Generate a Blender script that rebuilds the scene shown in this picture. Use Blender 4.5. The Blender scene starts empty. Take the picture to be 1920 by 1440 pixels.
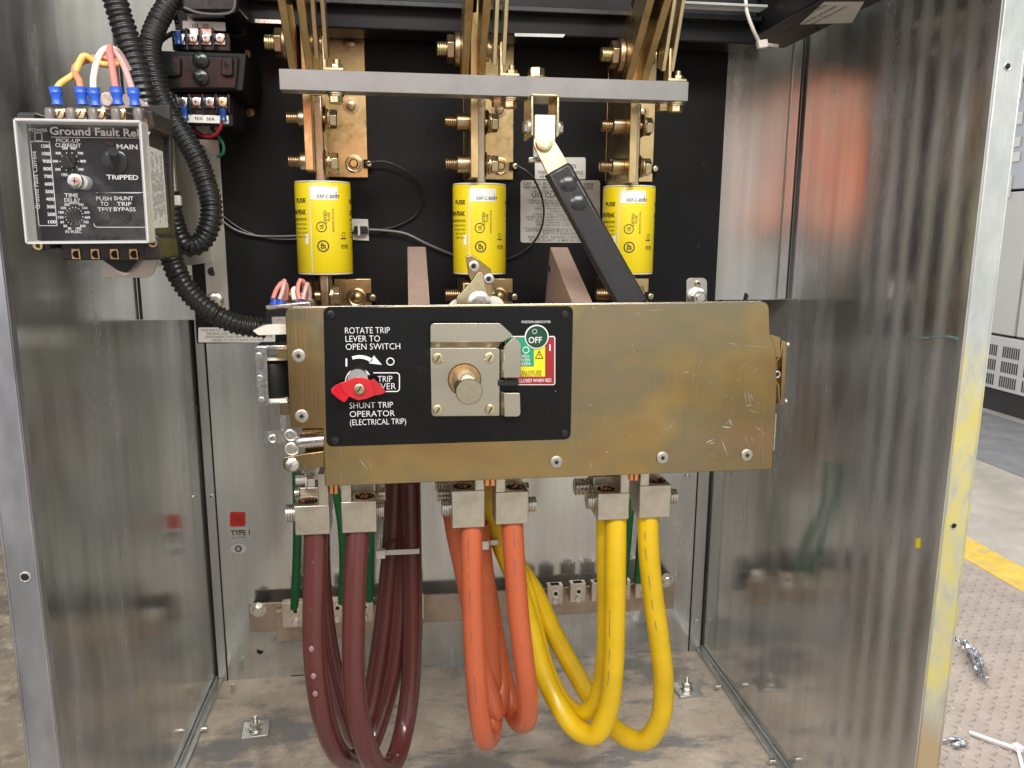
import bpy, bmesh, math, random
from mathutils import Vector, Matrix
random.seed(7)
scene = bpy.context.scene
COL = scene.collection
V = Vector
# ------------------------------------------------------------------ camera, world, lamps, exposure
H = 0.883                      # camera height over the shop floor
FPX = 1480.0                   # focal length in pixels of the 1920 px wide photo
CAM_R = (Matrix.Rotation(math.radians(-7.5), 3, 'Z') @ Matrix.Rotation(math.radians(90 - 10.8), 3, 'X')
         @ Matrix.Rotation(math.radians(0.35), 3, 'Z'))
cam_data = bpy.data.cameras.new('camera')
cam = bpy.data.objects.new('camera', cam_data)
COL.objects.link(cam)
cam.matrix_world = Matrix.Translation((0, 0, H)) @ CAM_R.to_4x4()
cam_data.sensor_width = 36
cam_data.lens = 36 * FPX / 1920
cam_data.clip_start = 0.02
cam_data.clip_end = 100
scene.camera = cam

world = bpy.data.worlds.new('World')
scene.world = world
world.use_nodes = True
world.node_tree.nodes['Background'].inputs[0].default_value = (0.98, 0.99, 1.0, 1)
world.node_tree.nodes['Background'].inputs[1].default_value = 0.78

def lamp(name, loc, target, sx, sy, power, col=(1, 0.96, 0.9)):
    d = bpy.data.lights.new(name, 'AREA')
    d.shape = 'RECTANGLE'; d.size = sx; d.size_y = sy; d.energy = power; d.color = col
    o = bpy.data.objects.new(name, d); COL.objects.link(o)
    o.location = loc
    o.rotation_euler = (V(target) - V(loc)).to_track_quat('-Z', 'Y').to_euler()
    return o
lamp('ceiling_or_fill_lamp', (0.25, -0.75, H + 1.35), (0.1, 1.0, H - 0.15), 1.5, 0.45, 40, (1, 0.97, 0.92))
lamp('ceiling_or_fill_lamp', (-1.5, -1.6, H + 1.5), (0.1, 1.0, H - 0.3), 1.3, 0.4, 38, (0.86, 0.93, 1.0))  # added fill light, unseen, behind the camera to the left
lamp('ceiling_or_fill_lamp', (-0.3, 2.2, H + 2.4), (-0.4, -0.5, H + 0.2), 1.5, 0.45, 120, (1, 0.98, 0.95))  # added unseen lamp that brightens the orange jacket and the floor
lamp('ceiling_or_fill_lamp', (1.9, 1.2, H + 2.2), (2.0, 1.6, 0), 1.6, 0.6, 22, (1, 0.98, 0.95))

scene.view_settings.view_transform = 'Standard'
scene.view_settings.look = 'None'
scene.view_settings.exposure = 0.22
scene.view_settings.gamma = 1.0
scene.view_settings.use_curve_mapping = False
scene.render.engine = 'CYCLES'
scene.cycles.use_denoising = True
scene.cycles.max_bounces = 10
scene.cycles.glossy_bounces = 7
scene.cycles.transparent_max_bounces = 10
scene.cycles.sample_clamp_indirect = 6

# ------------------------------------------------------------------ helpers: from a photo measurement to a point in the place
def ray(px, py):
    return CAM_R @ V(((px - 960) / FPX, -(py - 720) / FPX, -1))
def P(px, py, Y):              # point of a plane Y = const
    d = ray(px, py); k = Y / d.y
    return V((d.x * k, Y, d.z * k + H))
def PX(px, py, X):
    d = ray(px, py); k = X / d.x
    return V((X, d.y * k, d.z * k + H))
def PZ(px, py, Z):
    d = ray(px, py); k = (Z - H) / d.z
    return V((d.x * k, d.y * k, Z))
def S(Y): return Y / FPX       # metres per photo pixel at depth Y

# ------------------------------------------------------------------ materials
def C(h):
    h = h.lstrip('#'); c = [int(h[i:i + 2], 16) / 255 for i in (0, 2, 4)]
    return tuple(x / 12.92 if x <= 0.04045 else ((x + 0.055) / 1.055) ** 2.4 for x in c)
class NT:
    def __init__(s, name):
        s.m = bpy.data.materials.new(name); s.m.use_nodes = True
        s.t = s.m.node_tree; s.b = s.t.nodes['Principled BSDF']
        s.co = s.n('ShaderNodeTexCoord').outputs['Object']
    def n(s, typ, **kw):
        x = s.t.nodes.new(typ)
        for k, v in kw.items(): setattr(x, k, v)
        return x
    def l(s, a, b): s.t.links.new(a, b)
    def noise(s, scale, stretch=(1, 1, 1), detail=4, rough=0.6, off=(0, 0, 0)):
        mp = s.n('ShaderNodeMapping'); mp.inputs['Scale'].default_value = stretch
        mp.inputs['Location'].default_value = off
        s.l(s.co, mp.inputs['Vector'])
        x = s.n('ShaderNodeTexNoise'); x.inputs['Scale'].default_value = scale
        x.inputs['Detail'].default_value = detail; x.inputs['Roughness'].default_value = rough
        s.l(mp.outputs[0], x.inputs['Vector'])
        return x.outputs['Fac']
    def ramp(s, fac, stops):
        r = s.n('ShaderNodeValToRGB'); e = r.color_ramp.elements
        while len(e) < len(stops): e.new(0.5)
        for i, (p, c) in enumerate(stops):
            e[i].position = p
            e[i].color = (c, c, c, 1) if isinstance(c, (int, float)) else (*c, 1)
        s.l(fac, r.inputs[0]); return r.outputs[0]
    def mix(s, fac, a, b, mode='MIX'):
        x = s.n('ShaderNodeMix', data_type='RGBA', blend_type=mode)
        for sock, v in ((x.inputs[0], fac), (x.inputs[6], a), (x.inputs[7], b)):
            if hasattr(v, 'links'): s.l(v, sock)
            elif isinstance(v, (int, float)): sock.default_value = v
            else: sock.default_value = (*v, 1)
        return x.outputs[2]
    def math(s, op, a, b=0.0):
        x = s.n('ShaderNodeMath', operation=op)
        for sock, v in ((x.inputs[0], a), (x.inputs[1], b)):
            if hasattr(v, 'links'): s.l(v, sock)
            else: sock.default_value = v
        return x.outputs[0]
    def bump(s, h, strength=0.2, dist=0.001):
        x = s.n('ShaderNodeBump'); x.inputs['Strength'].default_value = strength
        x.inputs['Distance'].default_value = dist
        s.l(h, x.inputs['Height']); s.l(x.outputs[0], s.b.inputs['Normal'])
    def set(s, **kw):
        for k, v in kw.items():
            sock = s.b.inputs[k.replace('_', ' ')]
            if hasattr(v, 'links'): s.l(v, sock)
            elif isinstance(v, tuple): sock.default_value = (*v, 1) if len(v) == 3 else v
            else: sock.default_value = v
        return s
def sc(c, k): return tuple(min(1, x * k) for x in c)
def basic(name, col, metal=0.0, rough=0.4, var=0.12, scale=40, bump=0.0, bscale=400, rvar=0.25, stretch=(1, 1, 1), coat=0.0, spec=0.5):
    m = NT(name)
    f = m.noise(scale, stretch)
    g = m.noise(scale * 3.7, stretch, off=(3, 1, 2))
    m.set(Base_Color=m.ramp(f, [(0.3, sc(col, 1 - var)), (0.7, sc(col, 1 + var))]), Metallic=metal,
          Roughness=m.ramp(g, [(0.3, max(0.03, rough * (1 - rvar))), (0.75, min(1, rough * (1 + rvar)))]),
          Coat_Weight=coat, Specular_IOR_Level=spec)
    if bump: m.bump(m.noise(bscale, stretch), bump)
    return m.m
def galvanised(name, col=(0.655, 0.665, 0.645), rough=0.17, bands=False):
    m = NT(name)
    streak = m.noise(38, (1, 1, 0.025), 5, 0.6)
    fine = m.noise(420, (1, 1, 0.012), 3, 0.7)
    cloud = m.noise(5, (1, 1, 0.7), 5, 0.6, (4, 2, 9))
    scuff = m.noise(9, (1, 1, 0.25), 8, 0.72, (1, 7, 3))
    base = m.ramp(streak, [(0.3, sc(col, 0.80)), (0.72, sc(col, 1.08))])
    base = m.mix(m.ramp(cloud, [(0.42, 0.0), (0.7, 0.5)]), base, (0.50, 0.51, 0.47))
    r = m.math('ADD', m.math('MULTIPLY', fine, 0.07), rough - 0.05)
    r = m.math('ADD', r, m.math('MULTIPLY', m.ramp(cloud, [(0.46, 0.0), (0.66, 1.0)]), 0.10))
    r = m.math('ADD', r, m.math('MULTIPLY', m.ramp(scuff, [(0.58, 0.0), (0.70, 1.0)]), 0.20))
    if bands:
        w = m.n('ShaderNodeTexWave', wave_type='BANDS', bands_direction='Y')
        w.inputs['Scale'].default_value = 8.6; w.inputs['Distortion'].default_value = 2.2
        w.inputs['Detail'].default_value = 2; w.inputs['Detail Scale'].default_value = 0.7
        mp = m.n('ShaderNodeMapping'); mp.inputs['Scale'].default_value = (1, 1, 0.06)
        m.l(m.co, mp.inputs[0]); m.l(mp.outputs[0], w.inputs['Vector'])
        sy = m.n('ShaderNodeSeparateXYZ'); m.l(m.co, sy.inputs[0])
        yy = m.math('MULTIPLY', m.math('ADD', sy.outputs[1], 0.055), -9.0); yy.node.use_clamp = True
        worn = m.math('MULTIPLY', yy, w.outputs['Fac'])
        sc_node = m.mix(m.math('MULTIPLY', yy, 0.8), base, (0.46, 0.455, 0.44))
        r = m.math('ADD', r, m.math('MULTIPLY', yy, 0.06))
        r = m.math('ADD', r, m.math('MULTIPLY', worn, 0.26))
        base = m.mix(m.math('MULTIPLY', worn, 0.75), sc_node, (0.70, 0.70, 0.68))
    m.set(Base_Color=base, Metallic=m.ramp(scuff, [(0.42, 0.92), (0.64, 0.64)]), Roughness=r)
    h = m.math('ADD', m.noise(14, (1, 1, 0.3), 2), m.math('MULTIPLY', m.noise(52, (1, 1, 0.02), 2, 0.5, (3, 5, 0)), 0.07))
    m.bump(m.math('ADD', h, m.math('MULTIPLY', fine, 0.02)), 0.10, 0.004)
    return m.m
def zinc_gold(name, tint=1.0):
    m = NT(name)
    a = m.noise(5, (1, 1, 1.3), 3, 0.55); b = m.noise(13, (1, 1, 0.6), 4, 0.6, (5, 1, 2))
    fine = m.noise(300, (1, 1, 0.03), 3)
    base = m.ramp(a, [(0.34, (0.40, 0.245, 0.115)), (0.44, (0.47, 0.325, 0.135)), (0.53, (0.33, 0.275, 0.16)), (0.66, (0.45, 0.29, 0.185))])
    base = m.mix(m.ramp(b, [(0.45, 0.0), (0.7, 0.55)]), base, (0.33, 0.285, 0.17))
    spots = m.n('ShaderNodeTexVoronoi'); spots.inputs['Scale'].default_value = 70
    m.l(m.co, spots.inputs['Vector'])
    sp = m.ramp(spots.outputs['Distance'], [(0.05, 1.0), (0.09, 0.0)])
    sp = m.math('MULTIPLY', sp, m.ramp(m.noise(23, off=(9, 9, 9)), [(0.58, 0.0), (0.62, 1.0)]))
    base = m.mix(sp, base, (0.9, 0.85, 0.66))
    scr = m.noise(26, (1, 1, 1), 9, 0.8, (2, 8, 4))
    s2 = m.math('MULTIPLY', m.ramp(scr, [(0.655, 0.0), (0.675, 1.0)]), 0.7)
    base = m.mix(s2, base, (0.85, 0.8, 0.62))
    r = m.math('ADD', m.math('MULTIPLY', fine, 0.10), 0.12)
    r = m.math('ADD', r, m.math('MULTIPLY', m.ramp(b, [(0.4, 0.0), (0.65, 1.0)]), 0.10))
    r = m.math('ADD', r, m.math('MULTIPLY', s2, 0.25))
    m.set(Base_Color=base, Metallic=1.0, Roughness=r)
    m.bump(fine, 0.05, 0.001)
    return m.m
def board_black(name, base=(0.0065, 0.0065, 0.007), rough=0.45):
    m = NT(name)
    d = m.noise(30, (1, 1, 1), 7, 0.75); c = m.noise(6, (1, 1, 1), 4, 0.6, (3, 3, 3))
    col = m.mix(m.math('MULTIPLY', m.ramp(d, [(0.60, 0.0), (0.72, 1.0)]), m.ramp(c, [(0.5, 0.0), (0.65, 0.55)])), base, (0.09, 0.09, 0.085))
    m.set(Base_Color=col, Roughness=m.ramp(c, [(0.3, rough * 0.8), (0.7, rough * 1.3)]), Specular_IOR_Level=0.2)
    m.bump(m.noise(500), 0.06, 0.0005)
    return m.m
def label_black(name):
    m = NT(name)
    d = m.noise(9, (1, 1, 1), 5, 0.65); f = m.noise(55, (1, 1, 1), 8, 0.8, (2, 2, 5))
    dust = m.math('MULTIPLY', m.ramp(f, [(0.58, 0.0), (0.75, 1.0)]), m.ramp(d, [(0.45, 0.0), (0.7, 0.5)]))
    v = m.n('ShaderNodeTexVoronoi'); v.inputs['Scale'].default_value = 62
    m.l(m.co, v.inputs['Vector'])
    sp = m.math('MULTIPLY', m.ramp(v.outputs['Distance'], [(0.035, 1.0), (0.06, 0.0)]), m.ramp(m.noise(31, off=(6, 0, 6)), [(0.55, 0.0), (0.6, 0.9)]))
    col = m.mix(dust, (0.006, 0.006, 0.006), (0.085, 0.085, 0.065))
    col = m.mix(sp, col, (0.6, 0.6, 0.55))
    m.set(Base_Color=col, Roughness=m.ramp(d, [(0.3, 0.14), (0.7, 0.30)]), Specular_IOR_Level=0.24)
    m.bump(m.noise(240), 0.04, 0.0006)
    return m.m
def concrete(name, a, b, dark, scale=9, bump=0.4, smear=None):
    m = NT(name)
    n1 = m.noise(scale, (1, 1, 1), 9, 0.74); n2 = m.noise(scale * 0.45, (1, 1, 1), 9, 0.70, (7, 3, 1)); n3 = m.noise(scale * 14, (1, 1, 1), 5, 0.7)
    col = m.ramp(n1, [(0.32, sc(a, 0.8)), (0.5, a), (0.68, b)])
    col = m.mix(m.ramp(n2, [(0.50, 0.0), (0.60, 0.9)]), col, dark)
    col = m.mix(m.ramp(n3, [(0.62, 0.0), (0.70, 0.6)]), col, sc(dark, 0.5))
    if smear: col = m.mix(m.ramp(m.noise(scale * 0.6, (1, 2.6, 1), 9, 0.74, (2, 6, 4)), [(0.52, 0.0), (0.61, 0.8)]), col, smear)
    m.set(Base_Color=col, Roughness=m.ramp(n2, [(0.3, 0.75), (0.7, 0.5)]))
    m.bump(m.math('ADD', n1, m.math('MULTIPLY', n3, 0.3)), bump, 0.004)
    return m.m
def clear_plastic(name, rough=0.06, tint=(0.95, 0.95, 0.95), trans=0.86, body=(0.7, 0.7, 0.68)):
    m = NT(name)
    t = m.n('ShaderNodeBsdfTransparent'); t.inputs[0].default_value = (*tint, 1)
    mx = m.n('ShaderNodeMixShader')
    f = m.noise(22, (1, 1, 1), 8, 0.75)
    fac = m.math('SUBTRACT', trans, m.math('MULTIPLY', m.ramp(f, [(0.5, 0.0), (0.75, 1.0)]), 0.16))
    m.set(Base_Color=body, Roughness=rough, Specular_IOR_Level=0.6)
    m.l(fac, mx.inputs[0]); m.l(m.b.outputs[0], mx.inputs[1]); m.l(t.outputs[0], mx.inputs[2])
    m.l(mx.outputs[0], m.t.nodes['Material Output'].inputs[0])
    return m.m
def painted_lip(name):
    """Galvanised lip with worn yellow floor paint on its lower half."""
    m = NT(name)
    sep = m.n('ShaderNodeSeparateXYZ'); m.l(m.co, sep.inputs[0])
    n1 = m.noise(16, (1, 1, 0.5), 8, 0.75); n2 = m.noise(60, (1, 1, 0.4), 6, 0.7, (1, 4, 2))
    hi = m.math('ADD', sep.outputs[2], m.math('MULTIPLY', m.math('SUBTRACT', n1, 0.5), 0.28))
    up = m.ramp(hi, [(0.70, 1.0), (0.78, 0.0)])
    lo = m.ramp(hi, [(0.36, 0.0), (0.41, 1.0)])
    wear = m.ramp(n2, [(0.34, 0.15), (0.56, 0.92)])
    f = m.math('MULTIPLY', m.math('MULTIPLY', up, lo), wear)
    zb = m.ramp(hi, [(0.33, 1.0), (0.39, 0.0)])  # tan reflected light at the lip's foot, painted into the base colour
    bare = m.mix(zb, m.ramp(n2, [(0.3, (0.50, 0.53, 0.51)), (0.7, (0.62, 0.65, 0.62))]), (0.58, 0.46, 0.28))
    m.set(Base_Color=m.mix(f, bare, m.ramp(n1, [(0.3, (0.52, 0.43, 0.085)), (0.7, (0.58, 0.52, 0.19))])),
          Metallic=m.math('SUBTRACT', 0.7, m.math('MULTIPLY', f, 0.7)), Roughness=m.ramp(n2, [(0.3, 0.4), (0.7, 0.55)]))
    m.bump(n2, 0.2, 0.002)
    return m.m
M = dict(
    galv=galvanised('galvanised_sheet'), galv_right=galvanised('galvanised_banded', (0.66, 0.665, 0.655), 0.12, True),
    galv_pale=galvanised('galvanised_pale', (0.68, 0.67, 0.62), 0.17),
    galv_dull=galvanised('galvanised_dull', (0.55, 0.56, 0.54), 0.34),
    lip=basic('galvanised_lip', (0.45, 0.46, 0.49), 0.85, 0.40, 0.38, 11, 0.1, 60, stretch=(1, 1, 0.4)),
    lip_yellow=painted_lip('galvanised_lip_with_yellow_paint'),
    gold=zinc_gold('yellow_zinc_plate'),
    brass=basic('silvered_brass', (0.67, 0.49, 0.235), 1, 0.33, 0.22, 22, 0.08, 180),
    brass_pale=basic('pale_brass', (0.70, 0.59, 0.37), 1, 0.34, 0.16, 28, 0.08, 200),
    brass_dark=basic('tarnished_brass', (0.50, 0.37, 0.22), 1, 0.36, 0.25, 25, 0.08, 160),
    zinc=basic('zinc_steel', (0.70, 0.68, 0.62), 1, 0.30, 0.15, 60, 0.1, 300),
    zinc_yellow=basic('yellow_zinc_bolt', (0.66, 0.58, 0.36), 1, 0.32, 0.2, 50, 0.08, 300),
    steel_plate=basic('satin_steel_plate', (0.57, 0.525, 0.42), 1, 0.30, 0.08, 12, 0.05, 260, stretch=(0.1, 1, 1)),
    shaft_metal=basic('turned_shaft', (0.55, 0.50, 0.36), 1, 0.27, 0.06, 90),
    blue_dark=basic('dark_blue_crimp', (0.012, 0.05, 0.22), 0, 0.3, 0.1, 50), w_dkred=basic('dark_red_wire', (0.28, 0.012, 0.02), 0, 0.35, 0.1),
    tape=basic('clear_tape', (0.30, 0.17, 0.15), 0, 0.15, 0.1, 50),
    screw_grey=basic('satin_screw', (0.56, 0.53, 0.47), 1, 0.42, 0.08, 80),
    maroon_mark=basic('pale_brown_mark', (0.20, 0.10, 0.09), 0, 0.4, 0.1),
    steel=basic('bright_steel', (0.72, 0.71, 0.69), 1, 0.24, 0.08, 60),
    bar_grey=basic('grey_bar_paint', (0.235, 0.225, 0.215), 0.25, 0.42, 0.10, 14, 0.05, 400),
    board=board_black('black_board'), black_paint=board_black('black_paint', (0.012, 0.012, 0.013), 0.33),
    black_bare=basic('black_plastic', (0.011, 0.011, 0.012), 0, 0.36, 0.2, 60, 0.04, 500),
    sleeve=basic('black_shrink_sleeve', (0.022, 0.021, 0.020), 0, 0.24, 0.15, 40),
    black_gloss=basic('black_gloss_plastic', (0.010, 0.010, 0.011), 0, 0.22, 0.2, 60),
    black_dust=board_black('black_dusty_coil', (0.013, 0.013, 0.013), 0.5),
    conduit=basic('black_conduit', (0.014, 0.014, 0.014), 0, 0.32, 0.25, 30, rvar=0.3),
    label=label_black('black_label_plate'),
    white=basic('white_print', (0.80, 0.80, 0.77), 0, 0.5, 0.05, 40),
    print_grey=basic('grey_print', (0.62, 0.62, 0.61), 0, 0.5, 0.08, 90),
    paper=basic('white_sticker', (0.72, 0.71, 0.66), 0, 0.5, 0.07, 40),
    foil=basic('silver_sticker', (0.52, 0.51, 0.46), 0.25, 0.42, 0.1, 30),
    ink=basic('black_ink', (0.02, 0.02, 0.02), 0, 0.5, 0.1, 60),
    ink_soft=basic('soft_black_ink', (0.11, 0.105, 0.095), 0, 0.6, 0.2, 90),
    fuse=basic('yellow_fuse_label', (0.80, 0.62, 0.010), 0, 0.34, 0.04, 20, 0.02, 200, coat=0.15),
    fuse_end=basic('white_fuse_end', (0.70, 0.67, 0.56), 0, 0.5, 0.08, 40),
    tube_metal=basic('dull_silver_blade', (0.46, 0.38, 0.26), 1, 0.36, 0.2, 30, 0.05, 200),
    jacket_orange=basic('orange_jacket', (0.92, 0.20, 0.04), 0, 0.7, 0.12, 12), trouser_dark=basic('dark_trousers', (0.025, 0.025, 0.03), 0, 0.8, 0.2, 20), skin_tone=basic('skin', (0.55, 0.33, 0.24), 0, 0.5, 0.06, 20),
    copper_bar=basic('tin_pink_copper', (0.66, 0.47, 0.38), 0.55, 0.42, 0.10, 25, 0.05, 300, stretch=(1, 1, 0.2)),
    copper=basic('bright_copper', (0.80, 0.36, 0.16), 1, 0.30, 0.15, 60),
    ground_copper=basic('dull_ground_copper', (0.45, 0.36, 0.28), 0.8, 0.42, 0.18, 24, 0.08, 120),
    lug=basic('tinned_lug', (0.60, 0.55, 0.45), 0.92, 0.36, 0.18, 45, 0.22, 260),
    lug_pink=basic('tinned_ground_lug', (0.66, 0.58, 0.50), 0.9, 0.38, 0.14, 45, 0.15, 260),
    dark=basic('dark_recess', (0.008, 0.007, 0.006), 0, 0.8, 0.2, 50),
    bronze=basic('bronze_bush', (0.42, 0.25, 0.12), 0.9, 0.5, 0.3, 80, 0.3, 300),
    maroon=basic('maroon_cable', (0.098, 0.026, 0.024), 0, 0.20, 0.16, 9, 0.05, 60, stretch=(1, 1, 0.3), coat=0.2),
    orange=basic('orange_cable', (0.50, 0.110, 0.042), 0, 0.32, 0.10, 12, 0.05, 60, coat=0.1),
    yellow=basic('yellow_cable', (0.66, 0.425, 0.006), 0, 0.32, 0.16, 12, 0.05, 60, coat=0.1),
    green=basic('green_cable', (0.004, 0.13, 0.036), 0, 0.32, 0.1, 20),
    red=basic('red_enamel', (0.52, 0.012, 0.022), 0, 0.22, 0.1, 30, coat=0.5),
    sticker_red=basic('red_sticker', (0.55, 0.028, 0.015), 0, 0.45, 0.08, 40),
    ind_green=basic('indicator_green', (0.008, 0.055, 0.022), 0, 0.25, 0.1, 40),
    lab_green=basic('label_green', (0.01, 0.30, 0.15), 0, 0.35, 0.06, 40),
    lab_yellow=basic('label_yellow', (0.80, 0.66, 0.02), 0, 0.35, 0.05, 40),
    lab_red=basic('label_maroon', (0.30, 0.020, 0.022), 0, 0.35, 0.06, 40),
    blue=basic('blue_crimp', (0.025, 0.10, 0.52), 0, 0.3, 0.1, 50),
    w_yellow=basic('yellow_wire', (0.76, 0.50, 0.13), 0, 0.35, 0.05), w_orange=basic('orange_wire', (0.70, 0.24, 0.12), 0, 0.35, 0.05),
    w_white=basic('cream_wire', (0.78, 0.72, 0.62), 0, 0.35, 0.05), w_red=basic('coral_wire', (0.68, 0.22, 0.19), 0, 0.35, 0.05),
    w_pink=basic('dusty_pink_wire', (0.58, 0.36, 0.32), 0, 0.35, 0.05), w_green=basic('dark_green_wire', (0.01, 0.10, 0.06), 0, 0.35, 0.1),
    w_black=basic('black_wire', (0.010, 0.010, 0.010), 0, 0.35, 0.1), w_grey=basic('grey_wire', (0.13, 0.12, 0.11), 0, 0.35, 0.1),
    nylon=basic('white_nylon', (0.74, 0.71, 0.62), 0, 0.38, 0.05, 40),
    clear=clear_plastic('clear_cover', 0.08, (0.98, 0.98, 0.98), 0.98, (0.25, 0.25, 0.24)), clear_edge=clear_plastic('clear_cover_edge', 0.22, (0.88, 0.88, 0.88), 0.42),
    relay_body=basic('dark_relay_plastic', (0.030, 0.029, 0.027), 0, 0.32, 0.3, 30, 0.05, 200),
    relay_face=basic('relay_face', (0.010, 0.010, 0.013), 0, 0.45, 0.1, 40, spec=0.2),
    term_grey=basic('brown_grey_barrier', (0.18, 0.16, 0.14), 0.3, 0.35, 0.2, 60),
    tag_grey=basic('pale_grey_steel', (0.56, 0.53, 0.47), 0.8, 0.4, 0.08, 20, 0.05, 100, stretch=(1, 1, 0.3)),
    pan=concrete('dusty_cabinet_floor', (0.62, 0.515, 0.41), (0.76, 0.66, 0.55), (0.26, 0.235, 0.21), 10, 0.55, (0.23, 0.235, 0.24)),
    rough_floor=concrete('rough_brown_floor', (0.12, 0.092, 0.06), (0.23, 0.18, 0.12), (0.06, 0.043, 0.027), 22, 0.9),
    shop_floor=concrete('grey_shop_floor', (0.38, 0.345, 0.30), (0.46, 0.42, 0.37), (0.31, 0.285, 0.25), 5, 0.1),
    mat_floor=concrete('dark_rubber_mat', (0.22, 0.22, 0.23), (0.27, 0.27, 0.28), (0.17, 0.17, 0.18), 7, 0.1),
    tread=basic('painted_tread_plate', (0.33, 0.275, 0.24), 0.15, 0.5, 0.14, 12, 0.1, 200),
    stripe=concrete('yellow_floor_paint', (0.60, 0.40, 0.06), (0.66, 0.48, 0.12), (0.45, 0.33, 0.11), 24, 0.1),
    gear_grey=basic('pale_grey_enamel', (0.56, 0.56, 0.53), 0, 0.42, 0.03, 6),
    gear_mid=basic('lilac_grey_enamel', (0.50, 0.51, 0.55), 0, 0.42, 0.03, 6),
    plinth=basic('black_plinth', (0.03, 0.028, 0.026), 0, 0.5, 0.1),
    foil_strip=basic('crumpled_foil', (0.45, 0.46, 0.49), 1, 0.28, 0.35, 60, 0.5, 120),
    green_scuff=basic('green_scuff', (0.20, 0.34, 0.30), 0.3, 0.6, 0.3, 60),
)

# ------------------------------------------------------------------ mesh builder
class MB:
    def __init__(s): s.v = []; s.f = []
    def raw(s, vs, fs):
        o = len(s.v); s.v += [V(v) for v in vs]; s.f += [tuple(i + o for i in f) for f in fs]; return s
    def obox(s, c, ax, ay, az):
        c, ax, ay, az = V(c), V(ax), V(ay), V(az)
        vs = [c + i * ax + j * ay + k * az for i in (-1, 1) for j in (-1, 1) for k in (-1, 1)]
        fs = [(0, 1, 3, 2), (4, 6, 7, 5), (0, 4, 5, 1), (2, 3, 7, 6), (0, 2, 6, 4), (1, 5, 7, 3)]
        if ax.cross(ay).dot(az) < 0: fs = [f[::-1] for f in fs]
        return s.raw(vs, fs)
    def box(s, x0, x1, y0, y1, z0, z1):
        x0, x1 = min(x0, x1), max(x0, x1); y0, y1 = min(y0, y1), max(y0, y1); z0, z1 = min(z0, z1), max(z0, z1)
        return s.obox(((x0 + x1) / 2, (y0 + y1) / 2, (z0 + z1) / 2), ((x1 - x0) / 2, 0, 0), (0, (y1 - y0) / 2, 0), (0, 0, (z1 - z0) / 2))
    def pbox(s, px0, py0, px1, py1, Y, depth, tilt=False):
        """box whose front face covers a photo rectangle at depth Y, 'depth' metres deep"""
        cx, cy = (px0 + px1) / 2, (py0 + py1) / 2
        x0, x1 = P(px0, cy, Y).x, P(px1, cy, Y).x
        z1, z0 = P(cx, py0, Y).z, P(cx, py1, Y).z
        return s.box(x0, x1, Y, Y + depth, z0, z1)
    def prism(s, pts, th):
        """outline (list of points) extruded by vector th"""
        pts = [V(p) for p in pts]; th = V(th); n = len(pts)
        nrm = V((0, 0, 0))
        for i in range(n): nrm += pts[i].cross(pts[(i + 1) % n])
        if nrm.dot(th) > 0: pts.reverse()
        return s.raw(pts + [p + th for p in pts], [tuple(range(n)), tuple(range(2 * n - 1, n - 1, -1))]
                     + [(i, i + n, (i + 1) % n + n, (i + 1) % n) for i in range(n)])
    def pprism(s, pix, Y, depth):
        return s.prism([P(x, y, Y) for x, y in pix], (0, depth, 0))
    def frame(s, a):
        a = V(a).normalized(); u = a.orthogonal().normalized(); return a, u, a.cross(u)
    def lathe(s, p, axis, prof, n=24, cap=True):
        """profile [(radius, distance along axis)]"""
        p = V(p); a, u, w = s.frame(axis); vs, fs = [], []
        for r, t in prof:
            for k in range(n):
                q = 2 * math.pi * k / n
                vs.append(p + a * t + (u * math.cos(q) + w * math.sin(q)) * r)
        for i in range(len(prof) - 1):
            for k in range(n):
                k2 = (k + 1) % n
                fs.append((i * n + k, i * n + k2, (i + 1) * n + k2, (i + 1) * n + k))
        if cap:
            fs.append(tuple(range(n - 1, -1, -1)))
            fs.append(tuple((len(prof) - 1) * n + k for k in range(n)))
        return s.raw(vs, fs)
    def cyl(s, p0, p1, r, r1=None, n=24):
        p0, p1 = V(p0), V(p1)
        return s.lathe(p0, p1 - p0, [(r, 0), (r if r1 is None else r1, (p1 - p0).length)], n)
    def hexa(s, p, axis, r, h):
        a = V(axis).normalized()
        return s.lathe(p, a, [(r, 0), (r, h * 0.85), (r * 0.86, h)], 6)
    def ball(s, c, r, n=16, sq=(1, 1, 1)):
        vs, fs = [], []
        m = n // 2
        for i in range(m + 1):
            t = math.pi * i / m
            for k in range(n):
                q = 2 * math.pi * k / n
                vs.append(V(c) + V((math.sin(t) * math.cos(q) * sq[0], math.sin(t) * math.sin(q) * sq[1], math.cos(t) * sq[2])) * r)
        for i in range(m):
            for k in range(n):
                k2 = (k + 1) % n
                fs.append((i * n + k, (i + 1) * n + k, (i + 1) * n + k2, i * n + k2))
        return s.raw(vs, fs)
    def tube(s, pts, r, n=14, step=0.004, rib=None, rfun=None):
        pts = spline(pts, step); m = len(pts); vs, fs = [], []
        t = (pts[1] - pts[0]).normalized(); u = t.orthogonal().normalized()
        d = 0.0
        for i, p in enumerate(pts):
            t2 = (pts[min(i + 1, m - 1)] - pts[max(i - 1, 0)]).normalized()
            u = (u - t2 * u.dot(t2)).normalized(); w = t2.cross(u)
            if i: d += (p - pts[i - 1]).length
            rr = r
            if rib:
                ph = (d / rib) % 1.0
                rr = r * (1.0 if ph < 0.5 else 0.86)
            if rfun: rr = r * rfun(i / (m - 1))
            for k in range(n):
                q = 2 * math.pi * k / n
                vs.append(p + (u * math.cos(q) + w * math.sin(q)) * rr)
        for i in range(m - 1):
            for k in range(n):
                k2 = (k + 1) % n
                fs.append((i * n + k, i * n + k2, (i + 1) * n + k2, (i + 1) * n + k))
        fs.append(tuple(range(n - 1, -1, -1))); fs.append(tuple((m - 1) * n + k for k in range(n)))
        return s.raw(vs, fs)
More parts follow.
